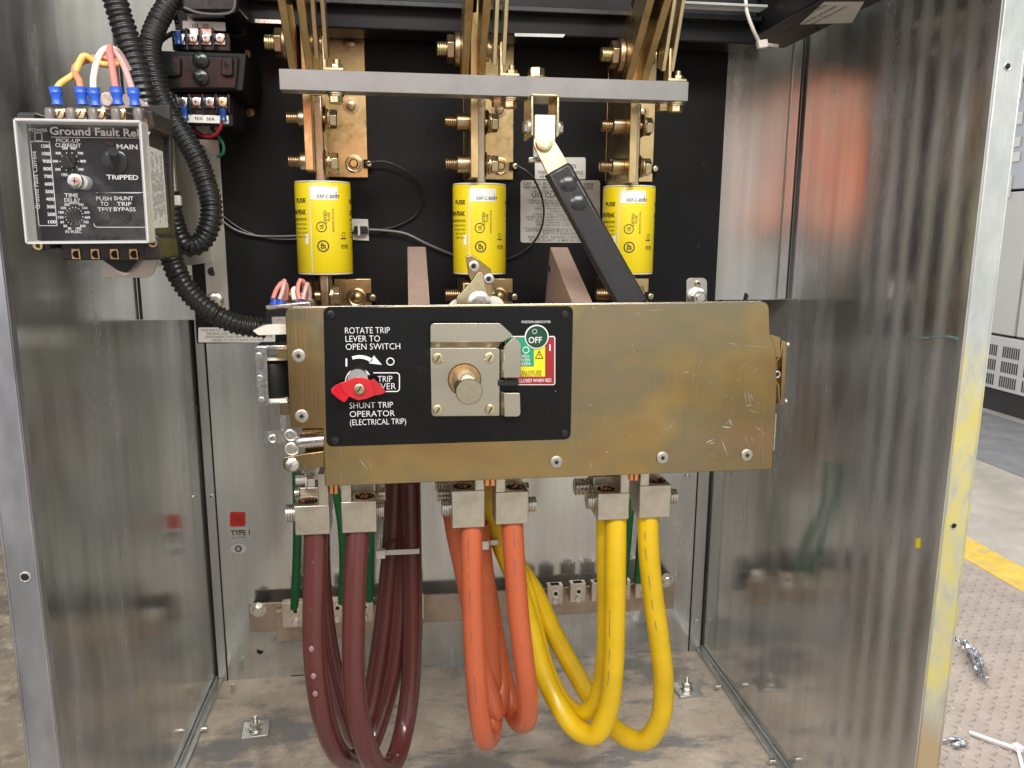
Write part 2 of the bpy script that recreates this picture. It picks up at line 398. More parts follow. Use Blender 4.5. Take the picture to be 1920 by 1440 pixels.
    def dashes(s, pts, r, spots, w=0.0008):
        """dark printed dashes along a cable, on its camera side: spots = [(t0, t1)] as fractions of the length"""
        pts = spline(pts, 0.003); m = len(pts); eye = V((0, 0, H))
        for t0, t1, off in spots:
            i0, i1 = int(t0 * (m - 1)), max(int(t0 * (m - 1)) + 2, int(t1 * (m - 1)))
            row = []
            for i in range(i0, min(i1, m - 1)):
                p = pts[i]; t = (pts[i + 1] - pts[i]).normalized()
                e = (eye - p); e = (e - t * e.dot(t)).normalized(); sd = t.cross(e)
                dr = (e * math.cos(off) + sd * math.sin(off)); tg = t.cross(dr)
                row += [p + dr * (r * 1.01) - tg * w / 2, p + dr * (r * 1.01) + tg * w / 2]
            s.raw(row, [(2 * j, 2 * j + 1, 2 * j + 3, 2 * j + 2) for j in range(len(row) // 2 - 1)])
        return s
    def ring(s, c, axis, R, r, n=28, k=8, a0=0, a1=2 * math.pi):
        a, u, w = s.frame(axis)
        if abs(a.y) > 0.9: u, w = V((1, 0, 0)), V((0, 0, 1))
        pts = [V(c) + (u * math.cos(q) + w * math.sin(q)) * R for q in [a0 + (a1 - a0) * i / n for i in range(n + 1)]]
        full = abs(a1 - a0) > 6.28
        vs, fs = [], []
        for i, p in enumerate(pts[:-1] if full else pts):
            d = (p - V(c)).normalized()
            for j in range(k):
                q = 2 * math.pi * j / k
                vs.append(p + (d * math.cos(q) + a * math.sin(q)) * r)
        m = len(vs) // k
        for i in range(m if full else m - 1):
            for j in range(k):
                fs.append((i * k + j, ((i + 1) % m) * k + j, ((i + 1) % m) * k + (j + 1) % k, i * k + (j + 1) % k))
        return s.raw(vs, fs)
    def text(s, txt, fn, height, width=None, align='L', bold=0.0, spacing=1.0):
        """flat lettering; fn maps a letter point (x, y in metres) to a point in the place"""
        vs, fs, w, hgt = letters(txt, bold, spacing)
        k = height / 0.729
        kx = k if width is None else width / max(w, 1e-6)
        sh = {'L': 0, 'C': -w / 2, 'R': -w}[align]
        return s.raw([fn((x + sh) * kx, y * k) for x, y in vs], fs)
    def ptext(s, txt, px, py, Y, hpx, wpx=None, align='L', bold=0.0, ang=0.0, lift=0.0004, spacing=1.0):
        """lettering lying on the plane Y; px, py = start of its base line in the photo, hpx = letter height there"""
        o = P(px, py, Y - lift); ca, sa = math.cos(ang), math.sin(ang); k = S(Y)
        return s.text(txt, lambda x, y: o + V((x * ca - y * sa, 0, x * sa + y * ca)), hpx * k, None if wpx is None else wpx * k, align, bold, spacing)
    def build(s, name, mat, parent=None, bevel=0.0, smooth=40, seg=2):
        me = bpy.data.meshes.new(name)
        off = V(parent_loc(parent))
        me.from_pydata([v - off for v in s.v], [], s.f)
        me.update()
        bm = bmesh.new(); bm.from_mesh(me); bmesh.ops.recalc_face_normals(bm, faces=bm.faces); bm.to_mesh(me); bm.free()
        me.polygons.foreach_set('use_smooth', [True] * len(me.polygons))
        me.set_sharp_from_angle(angle=math.radians(smooth))
        me.materials.append(M[mat] if isinstance(mat, str) else mat)
        o = bpy.data.objects.new(name, me); COL.objects.link(o)
        if parent: o.parent = parent
        if bevel:
            b = o.modifiers.new('edge', 'BEVEL'); b.width = bevel; b.segments = seg; b.limit_method = 'ANGLE'; b.angle_limit = math.radians(50)
            b.harden_normals = False
        return o
def parent_loc(p):
    o = V((0, 0, 0))
    while p is not None: o += V(p.location); p = p.parent
    return o
def spline(pts, step):
    pts = [V(p) for p in pts]
    if len(pts) == 2:
        n = max(2, int((pts[1] - pts[0]).length / step)); return [pts[0].lerp(pts[1], i / n) for i in range(n + 1)]
    out = []
    ext = [pts[0] * 2 - pts[1]] + pts + [pts[-1] * 2 - pts[-2]]
    for i in range(1, len(ext) - 2):
        p0, p1, p2, p3 = ext[i - 1:i + 3]
        t01, t12, t23 = [(max((b - a).length, 1e-6)) ** 0.5 for a, b in ((p0, p1), (p1, p2), (p2, p3))]
        m1 = (p2 - p1 + t12 * ((p1 - p0) / t01 - (p2 - p0) / (t01 + t12)))
        m2 = (p2 - p1 + t12 * ((p3 - p2) / t23 - (p3 - p1) / (t12 + t23)))
        n = max(2, int((p2 - p1).length / step))
        for j in range(n):
            t = j / n; a = 2 * t ** 3 - 3 * t ** 2 + 1; b = t ** 3 - 2 * t ** 2 + t; c = -2 * t ** 3 + 3 * t ** 2; d = t ** 3 - t ** 2
            out.append(p1 * a + m1 * b + p2 * c + m2 * d)
    out.append(pts[-1]); return out
_letters = {}
def letters(txt, bold, spacing):
    key = (txt, bold, spacing)
    if key not in _letters:
        cu = bpy.data.curves.new('lettering', 'FONT'); cu.body = txt; cu.size = 1; cu.resolution_u = 3
        cu.offset = bold; cu.space_character = spacing
        ob = bpy.data.objects.new('lettering', cu); COL.objects.link(ob)
        bpy.context.view_layer.update()
        me = ob.evaluated_get(bpy.context.evaluated_depsgraph_get()).to_mesh()
        vs = [(v.co.x, v.co.y) for v in me.vertices]; fs = [tuple(p.vertices) for p in me.polygons]
        x0 = min(v[0] for v in vs); x1 = max(v[0] for v in vs)
        _letters[key] = ([(x - x0, y) for x, y in vs], fs, x1 - x0, 0.729)
        bpy.data.objects.remove(ob); bpy.data.curves.remove(cu)
    return _letters[key]
def thing(name, label, cat, loc, group=None):
    o = bpy.data.objects.new(name, None); COL.objects.link(o)
    o.empty_display_size = 0.02; o.location = loc
    o['label'] = label; o['category'] = cat
    if group: o['group'] = group
    return o
def tag(o, label, cat, group=None):
    o['label'] = label; o['category'] = cat
    if group: o['group'] = group
    return o
def rounded(x0, y0, x1, y1, r, n=6):
    """rounded pixel rectangle; r = radius or four radii (tl, tr, br, bl)"""
    rs = r if isinstance(r, (list, tuple)) else (r,) * 4
    out = []
    for (cx, cy, a, q) in ((x0, y0, 180, rs[0]), (x1, y0, 270, rs[1]), (x1, y1, 0, rs[2]), (x0, y1, 90, rs[3])):
        sx = 1 if cx == x0 else -1; sy = 1 if cy == y0 else -1
        for i in range(n + 1):
            t = math.radians(a + 90 * i / n)
            out.append((cx + sx * q + math.cos(t) * q, cy + sy * q + math.sin(t) * q))
    return out
def quad_round(c, r, n=5):
    """rounded polygon from pixel corners [(x, y)], r per corner or one"""
    out = []; m = len(c)
    for i in range(m):
        p0, p1, p2 = V((*c[i - 1], 0)), V((*c[i], 0)), V((*c[(i + 1) % m], 0))
        q = r[i] if isinstance(r, (list, tuple)) else r
        if q <= 0: out.append((p1.x, p1.y)); continue
        a = p1 + (p0 - p1).normalized() * q; b = p1 + (p2 - p1).normalized() * q
        for k in range(n + 1):
            t = k / n; p = a * (1 - t) ** 2 + p1 * 2 * t * (1 - t) + b * t * t
            out.append((p.x, p.y))
    return out
FRONT = V((0, -1, 0))
def star(c, axis, r, k=0.5, n=6):
    a = V(axis).normalized(); u = V((1, 0, 0)) if abs(a.x) < 0.9 else V((0, 1, 0)); w = a.cross(u)
    return [V(c) + (u * math.cos(math.pi * i / n) + w * math.sin(math.pi * i / n)) * (r if i % 2 == 0 else r * k) for i in range(2 * n)]
def screw(parent, c, axis, r, h, mat='steel', recess='star', name='screw'):
    a = V(axis).normalized(); c = V(c)
    o = MB().lathe(c, a, [(r, 0), (r, h * 0.55), (r * 0.93, h * 0.86), (r * 0.80, h * 0.97), (r * 0.5, h)], 22).build(name, mat, parent)
    top = c + a * (h + 0.00015)
    m = MB()
    if recess == 'star': m.prism(star(top, a, r * 0.46), a * 0.0001)
    elif recess == 'cross':
        m.prism(star(top, a, r * 0.5, 0.22, 4), a * 0.0001)
    elif recess == 'slot':
        u = V((0.5, 0, 0.86)) if abs(a.y) > 0.5 else V((0, 0.5, 0.86)); w = a.cross(u)
        m.obox(top, u * r * 0.62, w * r * 0.11, a * 0.0001)
    elif recess == 'hex':
        m.lathe(top, a, [(r * 0.45, 0), (r * 0.45, 0.0001)], 6)
    if m.v: m.build('recess', 'dark', o)
    return o
def threaded(m, p0, p1, r, pitch=0.0022):
    p0, p1 = V(p0), V(p1); L = (p1 - p0).length; n = max(2, int(L / pitch)); prof = [(r * 0.85, 0)]
    for i in range(n):
        prof += [(r, L * (i + 0.35) / n), (r, L * (i + 0.6) / n), (r * 0.84, L * (i + 0.98) / n)]
    return m.lathe(p0, p1 - p0, prof, 16)
# ------------------------------------------------------------------ depths (metres from the camera plane)
YC, YP, YL, YX, YF, YD, YU, YB = 0.72, 0.80, 0.86, 0.90, 1.00, 1.075, 1.10, 1.35
XL, XR, ZF, ZT = -0.354, 0.552, 0.09, 1.62
def structure(o): o['kind'] = 'structure'; return o

# ------------------------------------------------------------------ the floor round the cabinet
structure(MB().box(-6, -0.38, -4, 7, -0.10, -0.004).build('ground', 'rough_floor'))
structure(MB().box(-0.38, 1.08, -4, 0.3, -0.10, -0.004).build('floor', 'shop_floor'))
structure(MB().box(1.64, 2.26, -4, 7, -0.06, 0).build('floor', 'shop_floor'))
structure(MB().box(2.26, 2.9, -4, 7, -0.06, 0.004).build('floor', 'mat_floor'))
structure(MB().box(2.9, 7, -4, 7, -0.06, 0.0).build('floor', 'shop_floor'))
structure(MB().box(1.525, 1.64, -4, 7, -0.06, 0.002).build('path', 'stripe'))
def tread_plate():
    m = MB(); m.box(-0.38, 1.525, 0.3, 4.2, -0.06, 0.0).box(1.08, 1.525, -1.5, 0.3, -0.06, 0.0)
    p = 0.031; i = 0
    y = 0.75
    while y < 2.9:
        x = 0.70 + (p / 2 if i % 2 else 0)
        while x < 1.51:
            a = math.radians(28 if i % 2 else -52) + random.uniform(-0.06, 0.06)
            d = V((math.cos(a), math.sin(a), 0)); n = V((-d.y, d.x, 0)); L, w, h = 0.0115, 0.0028, 0.0030
            c = V((x, y, 0))
            vs = [c - d * L, c - d * L * .5 - n * w, c + d * L * .5 - n * w, c + d * L, c + d * L * .5 + n * w, c - d * L * .5 + n * w]
            top = [c + (v - c) * 0.5 + V((0, 0, h)) for v in vs]
            m.raw(vs + top, [(k, (k + 1) % 6, (k + 1) % 6 + 6, k + 6) for k in range(6)] + [tuple(range(6, 12))])
            x += p
        y += p / 2; i += 1
    return structure(m.build('floor', 'tread', smooth=25))
tread_plate()

# grey switchgear standing across the aisle
g = thing('switchgear_cubicle', 'pale grey enamelled switchgear row with a louvred base across the aisle', 'electrical cabinet', (3.2, 3.6, 0))
X0 = 2.962
zt = PX(1880, 628, X0).z; zb = PX(1880, 700, X0).z
MB().box(X0 + 0.02, 3.7, 1.2, 6.0, 0.0, 0.115).build('plinth', 'plinth', g)
MB().box(X0, 3.75, 1.2, 6.0, 0.117, zt - 0.012).build('base_panel', 'gear_grey', g, 0.004)
for y0, y1 in ((1.2, 2.55), (2.56, 3.52), (3.53, 6.0)):
    MB().box(X0 + 0.004, 3.75, y0, y1 - 0.008, zt, 1.10).build('door', 'gear_grey', g, 0.006)
    MB().box(X0 + 0.004, 3.75, y0, y1 - 0.008, 1.112, 1.62).build('door', 'gear_mid', g, 0.006)
    MB().box(X0 + 0.004, 3.75, y0, y1 - 0.008, 1.632, 2.4).build('door', 'gear_grey', g, 0.006)
for r in range(3):
    for k in range(7):
        y0 = 2.72 + k * 0.15; m = MB()
        for j in range(8):
            m.box(X0 - 0.002, X0 + 0.001, y0 + j * 0.0145, y0 + j * 0.0145 + 0.007, zt - 0.11 - r * 0.075, zt - 0.055 - r * 0.075)
        m.build('vent', 'plinth', g)
for px, py, w, h, mt in ((1909, 222, 14, 20, 'paper'), (1906, 266, 13, 16, 'paper'), (1905, 294, 13, 16, 'paper'), (1884, 350, 20, 40, 'paper'), (1906, 165, 16, 42, 'nylon')):
    a, b = PX(px - w / 2, py - h / 2, X0), PX(px + w / 2, py + h / 2, X0)
    o = MB().box(X0 - 0.004, X0, b.y, a.y, b.z, a.z).build('name_tag', mt, g)
g2 = thing('steel_locker', 'blurred lilac grey steel cabinet standing beyond the left edge', 'cabinet', (-1.6, 2.9, 0))
MB().box(-2.4, -1.30, 2.2, 3.4, 0.0, 2.3).build('body', 'gear_mid', g2, 0.01)
MB().box(-1.301, -1.297, 2.25, 3.35, 0.1, 2.2).build('door', 'gear_mid', g2, 0.002)

# litter on the tread plate
def litter():
    a, b = PZ(1792, 1205, 0.012), PZ(1858, 1282, 0.008)
    m = MB(); n = 26; rows = []
    for i in range(n):
        t = i / (n - 1); c = a.lerp(b, t) + V((0.012 * math.sin(t * 5), 0, 0)); w = 0.003 + 0.009 * math.sin(math.pi * min(1, t * 1.15)) ** 0.7
        d = (b - a).normalized(); s = V((-d.y, d.x, 0))
        rows.append([c + s * w * u + V((random.uniform(-.002, .002), random.uniform(-.002, .002), 0.010 + random.uniform(-.008, .008))) for u in (-1, -.55, -.15, .25, .6, 1)])
    vs = [v for r in rows for v in r]
    fs = [(i * 6 + j, i * 6 + j + 1, i * 6 + j + 7, i * 6 + j + 6) for i in range(n - 1) for j in range(5)]
    o = m.raw(vs, fs).build('foil_strip', 'foil_strip', smooth=20)
    o.modifiers.new('thickness', 'SOLIDIFY').thickness = 0.0012
    tag(o, 'crumpled silver foil strip lying on the tread plate floor', 'foil')
    c = PZ(1790, 1393, 0.006); m = MB()
    for k in range(9):
        m.ball(c + V((random.uniform(-.014, .014), random.uniform(-.009, .009), random.uniform(0, .004))), random.uniform(.004, .008), 6, (1.4, .8, .6))
    tag(m.build('foil_scrap', 'foil_strip', smooth=5), 'small scrap of scrunched foil near the white cable tie', 'foil')
    t = thing('cable_tie', 'loose white nylon cable tie lying on the tread plate floor', 'cable tie', PZ(1880, 1400, 0))
    h0 = PZ(1908, 1404, 0.008)
    MB().tube([PZ(1818, 1373, 0.006), PZ(1860, 1388, 0.008), h0], 0.0035, 6).build('strap', 'white', t)
    MB().tube([h0, PZ(1914, 1425, 0.006), PZ(1922, 1465, 0.006)], 0.0028, 6).build('strap', 'white', t)
    MB().obox(h0 + V((0, 0, .002)), (.006, .001, 0), (-.001, .007, 0), (0, 0, .005)).build('head', 'white', t, 0.001)
litter()

# ------------------------------------------------------------------ the cabinet shell
cab = thing('switchgear_cabinet', 'open galvanised steel switch cabinet with worn yellow paint on its right lip', 'electrical cabinet', (0.1, 1.0, 0))
MB().box(XL - 0.003, XL, YC + 0.002, YB + 0.004, 0.02, ZT).build('side_panel', 'galv', cab)
o = MB().box(XR, XR + 0.003, YC + 0.002, YB + 0.004, 0.02, ZT).build('side_panel', 'galv_right', cab)
# green scuff, yellow chip and scratches on the right sheet
m = MB(); pts = [PX(1702 + 8 * i, 626 + 0.9 * i + 4 * math.sin(i * .5), XR - 0.0006) for i in range(13)]
for i in range(12):
    w = V((0, 0, 0.0007 + 0.0014 * abs(math.sin(i * 1.3)) * (i / 12)))
    m.raw([pts[i] - w, pts[i + 1] - w, pts[i + 1] + w, pts[i] + w], [(0, 1, 2, 3)])
m.build('scuff_mark', 'green_scuff', o)
m = MB(); c = [(1717, 1010), (1727, 1008), (1726, 1028), (1716, 1027)]
m.raw([PX(x, y, XR - 0.0006) for x, y in c], [(0, 1, 2, 3)]).build('paint_chip', 'lab_yellow', o)
m = MB()
for (x0, y0, x1, y1, w) in ((1676, 1190, 1698, 1232, .0009), (1560, 1195, 1522, 1080, .0004), (1664, 1360, 1676, 1378, .0006), (1660, 1075, 1670, 1110, .0012), (1516, 1215, 1523, 1228, .0008), (1530, 1395, 1534, 1410, .0014), (1542, 1382, 1545, 1392, .0014), (1720, 858, 1742, 890, .0006), (1690, 930, 1700, 960, .0006)):
    a, b = PX(x0, y0, XR - 0.0005), PX(x1, y1, XR - 0.0005); n = V((0, .7, .7)) * w
    m.raw([a - n, b - n * .3, b + n * .3, a + n], [(0, 1, 2, 3)])
m.build('scratches', 'steel', o)
MB().box(XL, XR, YB, YB + 0.003, 0.02, ZT).build('back_panel', 'galv', cab)
MB().box(XL, XR, YC + 0.05, YB, ZF - 0.03, ZF).build('base', 'pan', cab)
MB().box(XL - 0.003, XR + 0.003, YC, YB + 0.003, ZT + .001, ZT + 0.004).build('top_panel', 'galv_dull', cab)
# corner strips and seams of the back sheet
xs = P(408, 1000, YB).x
MB().box(XL + 0.004, xs, YB - 0.003, YB - 0.0005, ZF, 0.79).build('corner_strip', 'galv_dull', cab, 0.0008)
MB().box(xs, xs + 0.0018, YB - 0.0012, YB - 0.0002, ZF, 0.79).build('seam', 'dark', cab)
MB().box(XL, XL + 0.004, YB - 0.0011, YB - 0.0002, ZF, 0.79).build('seam', 'dark', cab)
xs2 = P(1303, 1000, YB).x
MB().box(xs2, XR - 0.004, YB - 0.003, YB - 0.0005, ZF, 0.79).build('corner_strip', 'galv_dull', cab, 0.0008)
MB().box(xs2 - 0.0018, xs2, YB - 0.0012, YB - 0.0002, ZF, 0.79).build('seam', 'dark', cab)
MB().box(XR - 0.004, XR, YB - 0.0011, YB - 0.0002, ZF, 0.79).build('seam', 'dark', cab)
for px, py in ((396, 930),): screw(cab, P(px, py, YB - 0.003), FRONT, 0.004, 0.002, 'zinc', 'hex')
for px, py in ((363, 931),):
    p = PX(px, py, XL); screw(cab, p, (1, 0, 0), 0.005, 0.002, 'zinc', 'hex')
for px, py in ((1307, 1165), (1290, 893), (1350, 893)): screw(cab, P(px, py, YB - 0.003), FRONT, 0.0045, 0.002, 'zinc', None)
MB().cyl(P(488, 1220, YB - 0.0002), P(488, 1220, YB - 0.0004), 0.0062).build('hole', 'dark', cab)
m = MB().pbox(545, 1264, 640, 1267, YB - 0.0006, 0.0004).pbox(1000, 1238, 1300, 1240, YB - 0.0006, 0.0004); m.build('seam', 'dark', cab)
# upper inner sheets that stand forward of the back
for x0, x1, zz, mt in ((XL, 0.1, 0.767, 'galv_pale'), (0.1, XR, 0.790, 'galv_pale')):
    MB().box(x0, x1, YU, YU + 0.002, zz, ZT).box(x0, x1, YU + 0.002, YU + 0.04, zz, zz + 0.002).build('inner_panel', mt, cab)
MB().box(XL + .001, XL + 0.004, YU - 0.0015, YU - 0.0003, 0.768, ZT).build('seam', 'dark', cab)
MB().box(XR - 0.004, XR - .001, YU - 0.0015, YU - 0.0003, 0.791, ZT).build('seam', 'dark', cab)
xe = P(1488, 300, YU).x
MB().box(XR - 0.018, XR - 0.0045, YU - 0.004, YU - 0.0005, 0.791, ZT).build('corner_strip', 'galv_pale', cab, 0.001)
for px, py in ((1396, 556), (347, 495)): MB().cyl(P(px, py, YU - 0.0002), P(px, py, YU - 0.0005), 0.0055).build('hole', 'dark', cab)
# front lips
o = MB().box(-0.3635, -0.338, YC, YC + 0.003, 0.0, ZT).box(-0.3660, -0.3635, YC + .0003, YC + 0.03, 0.0, ZT).box(-0.3400, -0.338, YC + 0.003, YC + 0.014, 0.0, ZT).build('front_lip', 'lip', cab, 0.0012)
c = P(47, 1082, YC - 0.0002); MB().ring(c, FRONT, 0.0042, 0.0011).build('bolt_hole', 'steel', o); MB().cyl(c, c + V((0, -.0004, 0)), 0.0035).build('recess', 'dark', o)
o = MB().box(0.5535, 0.5790, YC, YC + 0.003, 0.0, ZT).box(0.5790, 0.5815, YC + .0003, YC + 0.03, 0.0, ZT).build('front_lip', 'lip_yellow', cab, 0.0012)
for px, py in ((1889, 125), (1788, 986)):
    c = P(px, py, YC - 0.0002); MB().cyl(c, c + V((0, -.0003, 0)), 0.0030).build('bolt_hole', 'dark', o); MB().ring(c, FRONT, 0.0033, 0.0006).build('rim', 'zinc', o)
# bottom rails with studs
for (pa, pb, sx) in (((409, 1281), (335, 1450), 1), ((1313, 1215), (1492, 1450), -1)):
    x = XL if sx > 0 else XR
    MB().box(x + sx * 0.0005, x + sx * 0.012, YC + 0.05, YB - 0.004, ZF + 0.0005, ZF + 0.007).box(x + sx * .0005, x + sx * 0.0035, YC + 0.05, YB - 0.004, ZF + 0.0075, ZF + 0.014).build('bottom_rail', 'galv_dull', cab, 0.001)
for px, py, sx in ((383, 1366, 1), (1346, 1287, -1), (1448, 1427, -1)):
    c = PZ(px, py, ZF + 0.012)
    MB().cyl(c + V((-sx * .004, 0, 0)), c + V((sx * 0.005, 0, 0)), 0.0042, n=10).build('stud', 'zinc', cab)
MB().cyl(PZ(437, 1300, ZF), PZ(437, 1300, ZF) + V((0, 0, .018)), 0.003, n=10).build('stud', 'zinc', cab)
# square plate washers holding the cabinet down
for px, py, s, lab in ((480, 1372, 0.021, 'dusty square washer plate with a bolt at the left of the cabinet floor'), (1287, 1296, 0.022, 'square washer plate with a bolt at the right of the cabinet floor')):
    c = PZ(px, py, ZF)
    t = thing('anchor_plate', lab, 'anchor bolt', c, 'hold down bolts on the cabinet floor')
    MB().obox(c + V((0, 0, .003)), (s, s * .1, 0), (-s * .1, s, 0), (0, 0, .003)).build('washer_plate', 'galv_dull', t, 0.001)
    MB().lathe(c + V((0, 0, .006)), (0, 0, 1), [(.011, 0), (.011, .003), (.010, .0032)], 20).build('washer', 'zinc', t)
    m = MB().hexa(c + V((0, 0, .0093)), (0, 0, 1), 0.0088, 0.009); m.build('nut', 'zinc', t)
    threaded(MB(), c + V((0, 0, .018)), c + V((0, 0, .028)), 0.0045).build('stud', 'zinc', t)
# stickers on the back sheet
o = MB().pprism(rounded(431, 960, 460, 987, 3), YB - 0.0006, 0.0005).build('warning_sticker', 'sticker_red', cab)
m = MB().ring(P(446, 973, YB - 0.0009), FRONT, 0.007, 0.0005); m.ptext('3R', 446, 977, YB - .0006, 8, None, 'C'); m.build('lettering', 'lab_red', o)
o = MB().pprism(quad_round([(430, 990), (471, 988), (473, 1012), (432, 1015)], 2), YB - 0.0006, 0.0005).build('type_sticker', 'foil', cab)
m = MB().ptext('TYPE 1', 433, 1004, YB - .0006, 10.5, 35, bold=.025); m.ptext('ENCLOSURE', 434, 1010, YB - .0006, 3.4, 26); m.build('lettering', 'ink', o)
o = MB().prism([P(447 + 15 * math.cos(a), 1029 + 9 * math.sin(a), YB - 0.0006) for a in [i * math.pi / 12 for i in range(24)]], (0, .0005, 0)).build('seal_sticker', 'print_grey', cab)
m = MB().ring(P(447, 1029, YB - .0008), FRONT, 0.0048, 0.0012); m.ptext('CSA', 447, 1031, YB - .0006, 5, None, 'C'); m.build('lettering', 'ink', o)

# ------------------------------------------------------------------ the black mounting board
bd = thing('mounting_board', 'matt black insulating board carrying the brass terminals and fuses', 'board', (0.08, YD, 0.738))
MB().box(-0.277, 0.4315, YD, YD + 0.010, 0.738, 1.29).build('board', 'board', bd, 0.001)
MB().box(-0.270, -0.05, YD + 0.0105, YU, 0.79, 1.2).box(0.1, 0.41, YD + 0.0105, YU, 0.82, 1.2).build('spacer', 'black_bare', bd)
for px, py in ((1354, 28), (1353, 138), (1349, 100), (1348, 235), (1272, 233), (1319, 309), (1310, 462)):
    c = P(px, py, YD - 0.0002); MB().cyl(c, c + V((0, -.0003, 0)), 0.0022, n=12).build('hole', 'dark', bd)
m = MB(); m.pprism(rounded(372, 614, 516, 642, 2), YD - 0.0006, 0.0005); o = m.build('notice_label', 'paper', bd)
m = MB()
for i, (t, x, w) in enumerate((('THIS PARTICULAR EQUIPMENT HAS GROUND', 376, 130), ('SENSING AND RELAYING EQUIPMENT FOR', 388, 116), ('DISCONNECTING MEANS SUITABLY INTER', 385, 118), ('TESTED AT 57% OF RATED VOLTAGE', 397, 92))):
    m.ptext(t, x, 621.5 + i * 6.2, YD - .0006, 4.2, w)
m.build('lettering', 'ink_soft', o)
# bracket strips that carry the board at its left
m = MB().box(P(377, 400, YD - .004).x, P(419, 400, YD - .004).x, YD - 0.0045, YD - 0.0005, P(400, 590, YD).z, P(380, 262, YD).z); o = m.build('mounting_strip', 'tag_grey', bd, 0.0008)
MB().cyl(P(398, 509, YD - .0045), P(398, 509, YD - .005), 0.0058).build('hole', 'dark', o)
MB().lathe(P(404, 563, YD - .0045), FRONT, [(.011, 0), (.011, .002), (.009, .004), (.004, .005)], 24).build('bolt', 'zinc', o)
o = MB().pprism(rounded(1287, 521, 1326, 590, 9), YD - 0.004, 0.0035).build('mounting_strip', 'tag_grey', bd, 0.0006)
screw(o, P(1308, 531, YD - .004), FRONT, 0.0042, 0.003, 'zinc_yellow', 'hex')
c = P(1306, 557, YD - .004)
MB().lathe(c, FRONT, [(.014, 0), (.014, .003), (.0125, .004)], 28).build('washer', 'zinc', o)
MB().hexa(c + V((0, -.004, 0)), FRONT, 0.0098, 0.008).lathe(c + V((0, -.012, 0)), FRONT, [(.005, 0), (.005, .004)], 14).build('bolt', 'zinc', o)
# rating labels
def rows(m, Y, items):
    for t, x, y, h, w, b in items: m.ptext(t, x, y, Y, h, w, 'C', b)
    return m
o = MB().pprism(rounded(976, 338, 1125, 455, 5), YD - 0.0008, 0.0007).build('rating_label', 'foil', bd)
rows(MB(), YD - .0008, [
    ('CAT. NO. BC-3606', 1014, 347, 5.6, 64, .01), ('SO. NO. K8838', 1090, 348, 5.6, 46, .01),
    ('1600 AMP.  480 VOLT', 1014, 354, 5.6, 66, .01), ('3 PH.  3 WIRE', 1086, 355, 5.6, 54, .01),
    ('BOLTED PRESSURE SWITCH', 1050, 361.5, 5, 98, .01), ('USE CLASS L FUSES', 1050, 370.5, 8.5, 106, .02),
    ('SUITABLE FOR USE ON A CIRCUIT CAPABLE OF DELIVERING', 1050, 378, 3.6, 124, 0), ('NOT MORE THAN 200,000 RMS SYMMETRICAL AMPERES', 1050, 382.7, 3.6, 116, 0),
    ('480 VOLTS MAXIMUM', 1040, 387.4, 3.6, 56, 0), ('FOR 3 PHASE 4 WIRE SERVICE', 1050, 393.4, 3.6, 92, 0), ('MADE IN N. A.', 1050, 398.4, 3.6, 36, 0),
    ('CONNECT ONLY CABLES FOR USE AT 75 C', 1050, 404, 3.6, 104, 0), ('WHEN USED IN SERVICE EQUIPMENT BARRIERS', 1050, 409, 3.6, 128, 0), ('MUST BE INSTALLED AS SHOWN ON DRAWING', 1050, 414, 3.6, 124, 0),
    ('TIGHTEN TERMINAL CONNECTORS TO', 1050, 419, 3.6, 96, 0), ('SEE HANDLE LABEL ALSO', 1050, 424, 3.6, 90, 0),
    ('CAUTION:  BARRIERS MUST BE IN PLACE BEFORE', 1050, 434.5, 5, 130, .006), ('SWITCH IS ENERGIZED', 1050, 440.5, 5, 66, .006),
    ('PRECAUTION:  BARRIERES DOIVENT ETRE EN', 1052, 447, 5, 124, .006), ('PLACE AVANT LA MISE EN SERVICE', 1050, 453, 5, 116, .006)]).pbox(980, 427.5, 1121, 428.2, YD - .0012, .0003).build('lettering', 'ink_soft', o)
o = MB().pprism(rounded(1003, 295, 1098, 338 - 2, 3), YD - 0.0008, 0.0007).build('rating_label', 'paper', bd)
rows(MB(), YD - .0008, [('UL LISTED', 1055, 315, 7, 50, .02), ('FUSED POWER SWITCHING DEVICE', 1051, 326.5, 6, 84, .01), ('ISSUE NO. 30', 1048, 333.5, 4, 70, 0)]).build('lettering', 'ink_soft', o)

# ------------------------------------------------------------------ black beams and barrier over the switch
bm_ = thing('insulator_beam', 'black frame beam crossing the top behind the blades', 'beam', (0.13, 1.02, 1.117))
MB().box(-0.195, 0.436, 1.0, 1.05, 1.117, 1.29).build('beam', 'black_paint', bm_, 0.002)
MB().box(-0.195, 0.436, 0.985, 0.9995, 1.140, 1.146).build('lip', 'black_bare', bm_, 0.0008)
MB().pprism(quad_round([(965, 62), (1060, 64), (1056, 70), (965, 68)], 1), 0.9992, 0.0005).build('notice_label', 'print_grey', bm_)
o = MB().box(P(478, 40, .999).x, P(540, 45, .999).x, 0.9985, 0.9995, 1.119, 1.123).build('edge_strip', 'zinc', bm_)
b2 = thing('insulator_beam', 'black side beam at upper right with an upside down white fuse notice', 'beam', (0.47, 0.85, 1.127))
MB().box(0.437, 0.503, 0.60, 1.06, 1.127, 1.22).build('beam', 'black_paint', b2, 0.002)
a = [PZ(x, y, 1.1265) for x, y in ((1499, 46), (1597, 43), (1620, 4), (1545, 4))]
o = MB().prism(a, (0, 0, 0.0004)).build('notice_label', 'paper', b2)
def und(m, t, u0, v, h, w):
    e = (a[2] - a[1]).normalized(); o0 = a[0].lerp(a[1], 0.0); r = V((1, 0, 0)); 
    return m
m = MB()
L0, L1 = PZ(1610, 8, 1.1262), PZ(1512, 44, 1.1262)
dirn = V((0, 1, 0)); up = V((1, 0, 0))
